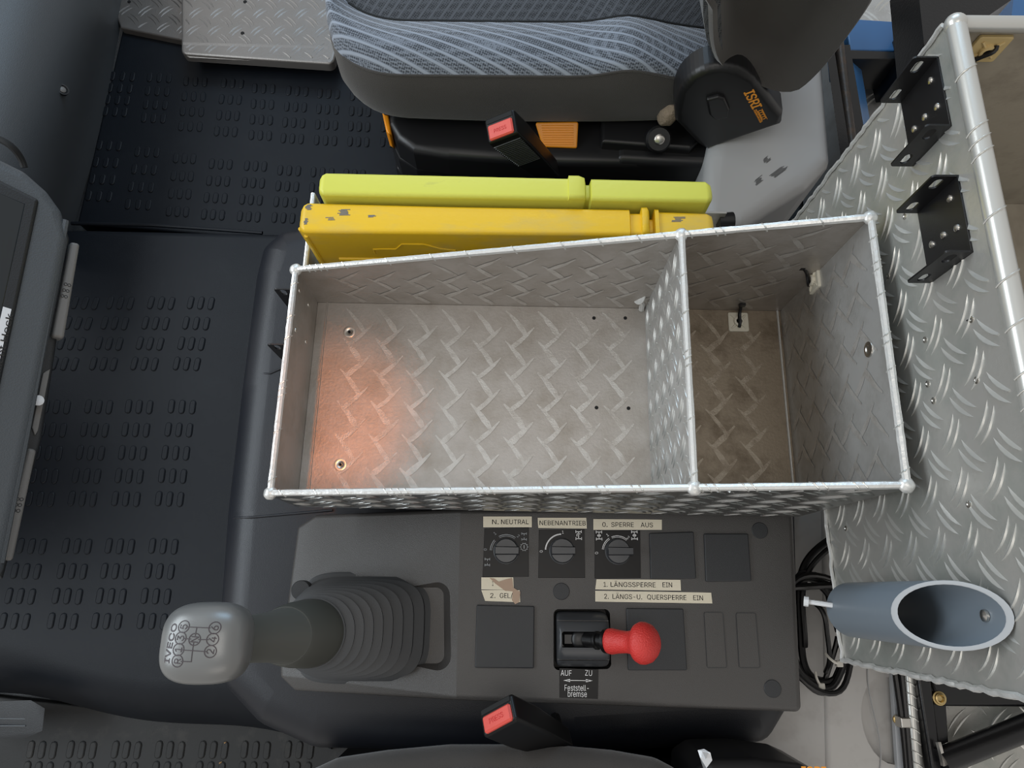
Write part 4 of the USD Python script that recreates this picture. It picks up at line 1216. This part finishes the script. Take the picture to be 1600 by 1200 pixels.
def stations(spec, pixnear, pixfar, z):
    out = []
    for px, dn, df, dz in spec:
        yn = np.interp(px, [p[0] for p in pixnear], [p[1] for p in pixnear])
        yf = np.interp(px, [p[0] for p in pixfar], [p[1] for p in pixfar])
        pn, pf = at(px, yn, z), at(px, yf, z)
        out.append((pn[0], pn[1] + dn, pf[1] - df, dz))
    return out


ZY = .575
sp = stations([(463, .012, .012, .012), (465, .006, .006, .005), (470, .002, .002, .001), (476, 0, 0, 0), (700, 0, 0, 0), (850, 0, 0, 0), (985, 0, 0, 0), (987, .002, .003, .003), (1003, .002, .003, .003), (1004, 0, -.001, -.004), (1012, 0, -.001, -.005), (1016, 0, 0, 0), (1018, .006, .007, .008), (1023, .006, .007, .008), (1025, 0, -.001, -.001), (1031, 0, -.001, -.001), (1032, .001, .001, .0015), (1108, .001, .001, .0015), (1116, .003, .003, .003), (1120, .007, .007, .009)],
              [(463, 362), (1005, 367), (1123, 369)], [(463, 315), (700, 321), (1005, 326), (1123, 330)], ZY)
t = case('plastic_case', 'amber yellow plastic case with scuffed top, nearer to the aluminium box', 'yellow_amber', None, None, ZY, .432, None, sp)
yface = sp[5][1]
CFm = Frame((0, yface, 0), (1, 0, 0), (0, 0, 1))
xa, xb = at(700, 400, .52)[0], at(600, 400, .52)[0]
for px in (482, 492):
    x = at(px, 380, .53)[0]
    yy = np.interp(x, [q[0] for q in sp], [q[1] for q in sp])
    t.part('upright_rib', tube([(x, yy, .565), (x + .004, yy, .44)], .0025, 8), 'yellow_amber')
x0, x1, x2, x3, x4, x5 = [at(p, 385, .53)[0] for p in (585, 600, 620, 665, 690, 712)]
ry = lambda x: np.interp(x, [q[0] for q in sp], [q[1] for q in sp])
t.part('raised_outline', tube([(x, ry(x) - .0001, z) for x, z in ((x0, .522), (x0, .534), (x1, .535), (x2, .535), (x2 + .009, .548), (x3, .548), (x4, .537), (x5, .533))], .0011, 6), 'yellow_amber')
t.part('lower_rib', tube([(x, ry(x), .508) for x in (at(530, 400, .51)[0], at(640, 400, .51)[0], at(760, 400, .51)[0])], .0028, 8), 'yellow_amber')
for cx, cy, sx, sy in ((537, 332, .0085, .0035), (483, 324, .005, .003), (516, 342, .007, .0015), (1060, 343, .008, .0028), (478, 346, .003, .0035), (581, 338, .006, .001)):
    p = at(cx, cy, ZY + (.0 if cx < 900 else -.0015))
    f = Frame(p, (1, 0, 0), (0, 1, 0))
    rr = np.random.default_rng(cx)
    t.part('scuff', join(*[ribbon([(-sx * rr.uniform(.3, 1), k), (sx * rr.uniform(.3, 1), k + .0003)], .0009, f, -.0002, .0003) for k in np.linspace(-sy, sy, max(3, int(sy / .0005)))]), 'scuff_grey', 'grey scuff')

sp2 = stations([(494, .010, .010, .010), (496, .005, .005, .004), (500, .002, .002, .001), (506, 0, 0, 0), (700, 0, 0, 0), (888, 0, 0, 0), (889, 0, -.0025, -.003), (905, 0, -.0025, -.003), (914, 0.001, -.001, -.001), (917, .004, .004, .006), (922, .004, .004, .006), (925, 0, 0, 0), (1105, 0, 0, 0), (1113, .003, .003, .002), (1117, .008, .008, .008)],
               [(494, 303), (1117, 315)], [(494, 268), (1117, 282)], .585)
t = case('plastic_case', 'lemon yellow plastic case, farther from the aluminium box, beside the passenger seat', 'yellow_lime', None, None, .585, .432, None, sp2)
x = at(700, 300, .55)[0]
t.part('handle_rib', tube([(at(560, 300, .5)[0], sp2[4][1], .50), (at(800, 300, .5)[0], sp2[4][1], .50)], .002, 8), 'yellow_lime')
single('foam_roll', tube([at(1122, 346, .45), at(1145, 344, .45)], .011, 14), 'black_plastic', 'black foam roll end beyond the amber case, by the wheel box', 'foam roll')

# ================================================================== passenger seat
YS = .664
X0, X1 = at(505, 70, .5)[0], at(1150, 70, .5)[0]
ns = 44
tt = np.linspace(0, 1, ns)
side_, topb, topi = [], [], []
for q in tt:
    x = X0 + (X1 - X0) * q
    e = max(0, 1 - q / .20)
    off = .085 * (1 - math.sqrt(max(0, 1 - e ** 2.2)))          # plan rounding of the front corner
    low = .050 * (1 - math.sqrt(max(0, 1 - max(0, 1 - q / .12) ** 2)))
    sag = -.004 * math.sin(q * math.pi)
    bump_ = .012 * math.exp(-((q - .74) / .07) ** 2) - .016 * max(0, (q - .82) / .18)
    zb_ = .388 + low * .8 - .012 * math.sin(q * 3)
    S = YS + off
    zs = .492 + .3 * sag + bump_
    prof = [(YS + .5, zb_ + .0), (S + .06, zb_), (S + .025, zb_ + .004), (S + .006, zb_ + .018), (S - .003, zb_ + .040), (S - .002, .470 + bump_ * .6), (S + .006, zs)]
    side_.append([(x, y, z) for y, z in spline([(a, b, 0) for a, b in prof[1:]], 18)[:, :2]])
    side_[-1] = [(x, prof[0][0], prof[0][1])] + side_[-1]
    cr = .026 - .012 * q
    prof = [(S + .006, zs), (S + .018, zs + .011), (S + .036, zs + cr * .8), (S + .060, zs + cr * .72), (S + .085, zs + cr * .2), (S + .10, zs - .004)]
    topb.append([(x, y, z) for y, z in spline([(a, b, 0) for a, b in prof], 16)[:, :2]])
    prof = [(S + .10, zs - .004), (S + .104, zs - .001), (S + .125, zs + .004), (S + .22, zs + .002), (S + .36, zs + .004), (YS + .5, zs)]
    topi.append([(x, y, z) for y, z in spline([(a, b, 0) for a, b in prof], 12)[:, :2]])
t = Thing('passenger_seat', 'grey cloth passenger seat with woven bolster, black plastic base and recliner cover', 'seat', (.02, .85, .055))


def fronted(P):
    """Closes the front with a rounded nose."""
    P = np.asarray(P)
    return P


sd = t.part('cushion_side', grid(np.asarray(side_)), 'seat_side', 'dark brown grey cloth side', smooth=60)
t.part('cushion_bolster', grid(np.asarray(topb)), 'seat_cloth', 'blue grey woven cloth', smooth=60)
t.part('cushion_centre', grid(np.asarray(topi)), 'seat_cloth_dark', 'darker woven cloth', smooth=60)
fr_ = np.array([np.concatenate([side_[0], topb[0], topi[0]]), np.concatenate([side_[0], topb[0], topi[0]]) + [-.004, .02, -.0]])
fr_[1][:, 2] = .42 + (fr_[1][:, 2] - .42) * .8
t.part('cushion_front', loft([fr_[0], fr_[1]], closed=True), 'seat_cloth', smooth=60)
t.part('seam', tube([r[0] for r in topb][2:], .0016, 6), 'seat_side', parent=sd)
t.part('seam_groove', tube([r[-1] for r in topb][2:], .0022, 6), 'hole')
# backrest: leaned to the rear, its side towards the driver
def bolt_(pix, y):
    return [aty(a, b, y) for a, b in pix]
s_out = [(1103, -10), (1106, 45), (1116, 78), (1140, 102), (1180, 118), (1222, 130), (1245, 127), (1258, 118), (1300, 72), (1345, 10), (1375, -60), (1100, -80)]
c_ = np.mean(bolt_(s_out, YS - .01), 0)
ringsb = []
for k, (dy, sc) in enumerate(((0.030, .60), (.008, .82), (-.006, .93), (.0, .985), (.02, 1.0), (.10, 1.0), (.40, 1.0))):
    base = np.array(bolt_(s_out, YS - .01))
    base = spline(np.vstack([base, base[:1]]), 61)[:-1]
    c2 = base.mean(0)
    ringsb.append(c2 + (base - c2) * sc + [0, dy - .015 + (.012 if k == 0 else 0), 0])
t.part('backrest', loft(ringsb[::-1]), 'seat_back', 'dark grey cloth backrest', smooth=60)
fb = [(1100, -60), (1101, 20), (1106, 55), (1118, 84), (1132, 98), (1124, 70), (1122, 40), (1126, -60)]
pts = np.array(bolt_(fb, YS - .016))
t.part('backrest_facing', hull(np.vstack([pts + [-.002, -.006, 0], pts + [-.008, .07, 0]])), 'seat_cloth_dark', 'woven facing strip', smooth=60)
# recliner cover
RFp = Frame((0, YS - .035, 0), (1, 0, 0), (0, 0, 1))
po = [aty(a, b, YS - .035) for a, b in [tuple(q) for q in spline([(1055, 192), (1055, 165), (1062, 142), (1078, 123), (1100, 110), (1128, 105), (1152, 108), (1172, 117), (1187, 131)], 26)] + [(1224, 180), (1222, 196), (1103, 236), (1090, 228)]]
rc = t.part('recliner_cover', slab([(p[0], p[2]) for p in po], -.035, 0, .010, .004, RFp, steps=4), 'black_plastic', 'black plastic recliner cover', smooth=50)
pb = [aty(a, b, YS - .035) for a, b in [(1103, 152), (1122, 147), (1132, 150), (1140, 168), (1138, 180), (1118, 184), (1108, 176)]]
t.part('boss', slab([(p[0], p[2]) for p in pb], -.001, .005, .003, .003, RFp), 'black_plastic', parent=rc)


def on_cover(px, py, d=.0004):
    return RFp.loc(aty(px, py, YS - .035))[:2]


a, b, c = on_cover(1162, 145), on_cover(1176, 171), on_cover(1178, 139)
LFm = Frame(RFp.to([*a, 0])[0], RFp.to([*b, 0])[0] - RFp.to([*a, 0])[0], n=RFp.n)
w_ = np.linalg.norm(b - a)
hgt = abs(LFm.loc(RFp.to([*c, 0])[0])[1])
t.part('print', text('ISRI', LFm, 0, 0, w_, hgt * .95, .0004, bold=True), 'orange_print', 'orange lettering', parent=rc)
e_ = LFm.loc(RFp.to([*on_cover(1192, 190), 0])[0])[0] - w_ * 1.06
LF2 = LFm.shift(w_ * 1.06, 0)
for k in range(4):
    t.part('print', ribbon(circle(e_ * (.24 + .17 * k), hgt * .56, hgt * .20, 16), .0009, LF2, 0, .0004, True), 'orange_print', parent=rc)
t.part('print', join(ribbon([(0, hgt * .30), (e_ * .95, hgt * .30)], .0010, LF2, 0, .0004), ribbon([(e_ * .1, hgt * .82), (e_ * .92, hgt * .82)], .0008, LF2, 0, .0004)), 'orange_print', parent=rc)
t.part('print', text('ISRINGHAUSEN', LF2, 0, hgt * .02, e_, hgt * .19, .0004), 'orange_print', parent=rc)
# base
for i, (pix, z0, z, b_) in enumerate((([(604, 150), (606, 192), (618, 216), (645, 234), (700, 243), (850, 254), (1110, 256), (1110, 100), (604, 100)], .325, .375, .012), ([(606, 150), (610, 222), (622, 246), (650, 262), (720, 270), (1100, 276), (1110, 100)], .265, .322, .010), ([(612, 150), (618, 262), (640, 284), (720, 292), (1120, 294), (1110, 100)], .06, .262, .008))):
    t.part('bellows', slab(poly_at(pix, z), z0, z, b_, .004), 'black_plastic', smooth=50)
t.part('seat_rail', slab(poly_at([(960, 205), (1100, 212), (1142, 232), (1144, 262), (1110, 268), (960, 262)], .36), .25, .378, .012, .01), 'black_plastic')
t.part('seat_pan', cbox(X0 + .06, X1 - .05, YS + .03, YS + .45, .37, .42, .004), 'black_plastic')
t.part('upper_rail', slab(poly_at([(940, 185), (1075, 180), (1110, 200), (1080, 232), (940, 222)], .392), .37, .392, .006, .004), 'black_plastic')
bo = Frame(at(1028, 217, .398), (1, 0, 0), n=(0, -.62, .78))
bs = t.part('pivot', lathe([(.019, -.012), (.019, .006), (.016, .010), (.009, .010)], bo, 20), 'black_plastic')
t.part('pivot_bolt', lathe([(.0075, .006), (.0075, .013), (.005, .0145), (.0001, .0147)], bo, 14), 'steel', 'silver bolt head', parent=bs)
fo = at(1044, 180, .43)
s_ = trimesh.creation.icosphere(3, 1.0).vertices
t.part('torn_foam', hull(fo + (s_ * [.012, .012, .018] @ np.array([[.9, 0, -.4], [0, 1, 0], [.4, 0, .9]])) * (.8 + .5 * meshkit.noise(s_ * 3, 2)[:, None])), 'foam', 'frayed tan foam')
lv = t.part('adjuster_lever', pslab([(836, 191), (904, 190), (902, 232), (848, 230)], Frame(at(870, 210, .388), (1, 0, 0), n=(0, -.55, .83)), -.008, 0, .002, .003), 'amber_lens', 'ribbed orange lever')
lf = Frame(at(870, 210, .388), (1, 0, 0), n=(0, -.55, .83))
for k in range(9):
    p, q = lf.loc(atp(846 + k * .5, 196 + 3.7 * k, lf.O, lf.n)), lf.loc(atp(896, 196 + 3.7 * k, lf.O, lf.n))
    t.part('lever_rib', tube([lf.to(p)[0], lf.to(q)[0]], .0007, 5), 'amber_lens', parent=lv)
t.part('adjuster_tab', slab(poly_at([(599, 184), (608, 180), (614, 218), (605, 212)], .36), .335, .372, .003), 'amber_lens', 'orange tab')


# ------------------------------------------------------------------ seat belt buckles
def buckle(T, B, wu, w, d, label, ribs):
    a = unit(T - B)
    f = Frame(T, np.asarray(wu) - np.dot(wu, a) * a, n=a)                           # u across, v towards the back or front, n out of the top end
    L = np.linalg.norm(T - B)
    t = Thing('seat_belt_buckle', label, 'belt buckle', B, 'red and black belt buckles')
    bd = t.part('body', f.put(hull(np.vstack([vf(rbox(-w / 2, w / 2, -d / 2, d / 2, -.05, 0, .004))[0], vf(rbox(-w * .36, w * .36, -d * .42, d * .42, -L, -L + .03, .004))[0]]))), 'black_gloss')
    t.part('button', f.put(hull(vf(cbox(-w * .40, w * .40, -d * .44, d * .16, -.004, .0030, .0018))[0])), 'red_button', 'red release button')
    t.part('lettering', text('PRESS', f, -w * .2, -d * .22, w * .4, .0050, .0003, z=.0031), 'red_knob')
    t.part('slot', f.put(cbox(-w * .42, w * .42, d * .24, d * .42, -.003, .0008, .0004)), 'hole')
    for k in range(ribs):
        h = -.014 - k * .0046
        ww = w * (.44 - .06 * (k / ribs))
        dd = d / 2 - (d * .08) * max(0, (-h - .05) / max(.01, L - .05))
        t.part('grip_rib', tube(f.to([(-ww, -dd - .0003, h), (ww, -dd - .0003, h)]), .0010, 5), 'knob_plastic', parent=bd)
    t.part('stalk', tube([B + a * .02, B + [0, .004, -.03], B + [0, .008, -.10]], .007, 8), 'black_plastic')


buckle(at(782, 197, .525), at(858, 268, .38), (1, .16, 0), .043, .034, 'black belt buckle with red button beside the passenger seat cushion', 16)
buckle(at(777, 1117, .56), at(777, 1117, .56) + [.066, -.040, -.085], (1, .55, .45), .041, .027, 'black belt buckle with red button below the console, on the driver side', 0)

# ================================================================== driver seat at the lower edge of the picture
t = Thing('driver_seat', 'grey cloth driver seat cushion edge below the console', 'seat', (*at(780, 1300, .4)[:2], .055))
dp = poly_at([(430, 1290), (470, 1215), (520, 1192), (600, 1180), (700, 1171), (860, 1171), (960, 1180), (1030, 1192), (1068, 1212), (1110, 1290), (1100, 1600), (440, 1600)], .52)
t.part('cushion', hull(np.vstack([vf(slab(dp, .495, .516, .016, .02, steps=5))[0]] + [np.c_[ring(Polygon(dp).buffer(-.04)), np.full(len(ring(Polygon(dp).buffer(-.04))), .455)]])), 'seat_side', smooth=50)
t.part('cushion_top', slab(list(Polygon(dp).buffer(-.014).exterior.coords)[:-1], .48, .520, .012, .02, steps=5), 'seat_cloth_dark', 'woven cloth top', smooth=50)
t.part('recliner_cover', slab(poly_at([(1085, 1205), (1110, 1188), (1180, 1186), (1255, 1196), (1290, 1212), (1300, 1300), (1080, 1300)], .47), .36, .47, .012, .01), 'black_plastic')
f = Frame(at(1252, 1201, .4702), (1, 0, 0), (0, 1, 0))
t.part('print', text('ISRI', f, 0, -.006, .026, .008, .0004, bold=True), 'orange_print')
t.part('base', slab(poly_at([(470, 1240), (1240, 1230), (1240, 1600), (470, 1600)], .4), .056, .405, .01), 'black_plastic')
t = Thing('clear_tag', 'crumpled clear plastic tag behind the driver seat cushion', 'tag', at(1098, 1185, .50))
rr = np.random.default_rng(3)
pp = [(1090, 1172), (1100, 1170), (1110, 1176), (1113, 1188), (1104, 1200), (1094, 1184)]
t.part('film', hull([at(x, y, .512 + rr.uniform(-.006, .006)) for x, y in pp] + [at(1100, 1205, .47)]), 'clear_tag', smooth=False)
t.part('fold', hull([at(x, y, .518 + rr.uniform(-.004, .004)) for x, y in ((1097, 1174), (1106, 1176), (1103, 1187), (1096, 1182))] + [at(1101, 1182, .505)]), 'clear_tag', smooth=False)
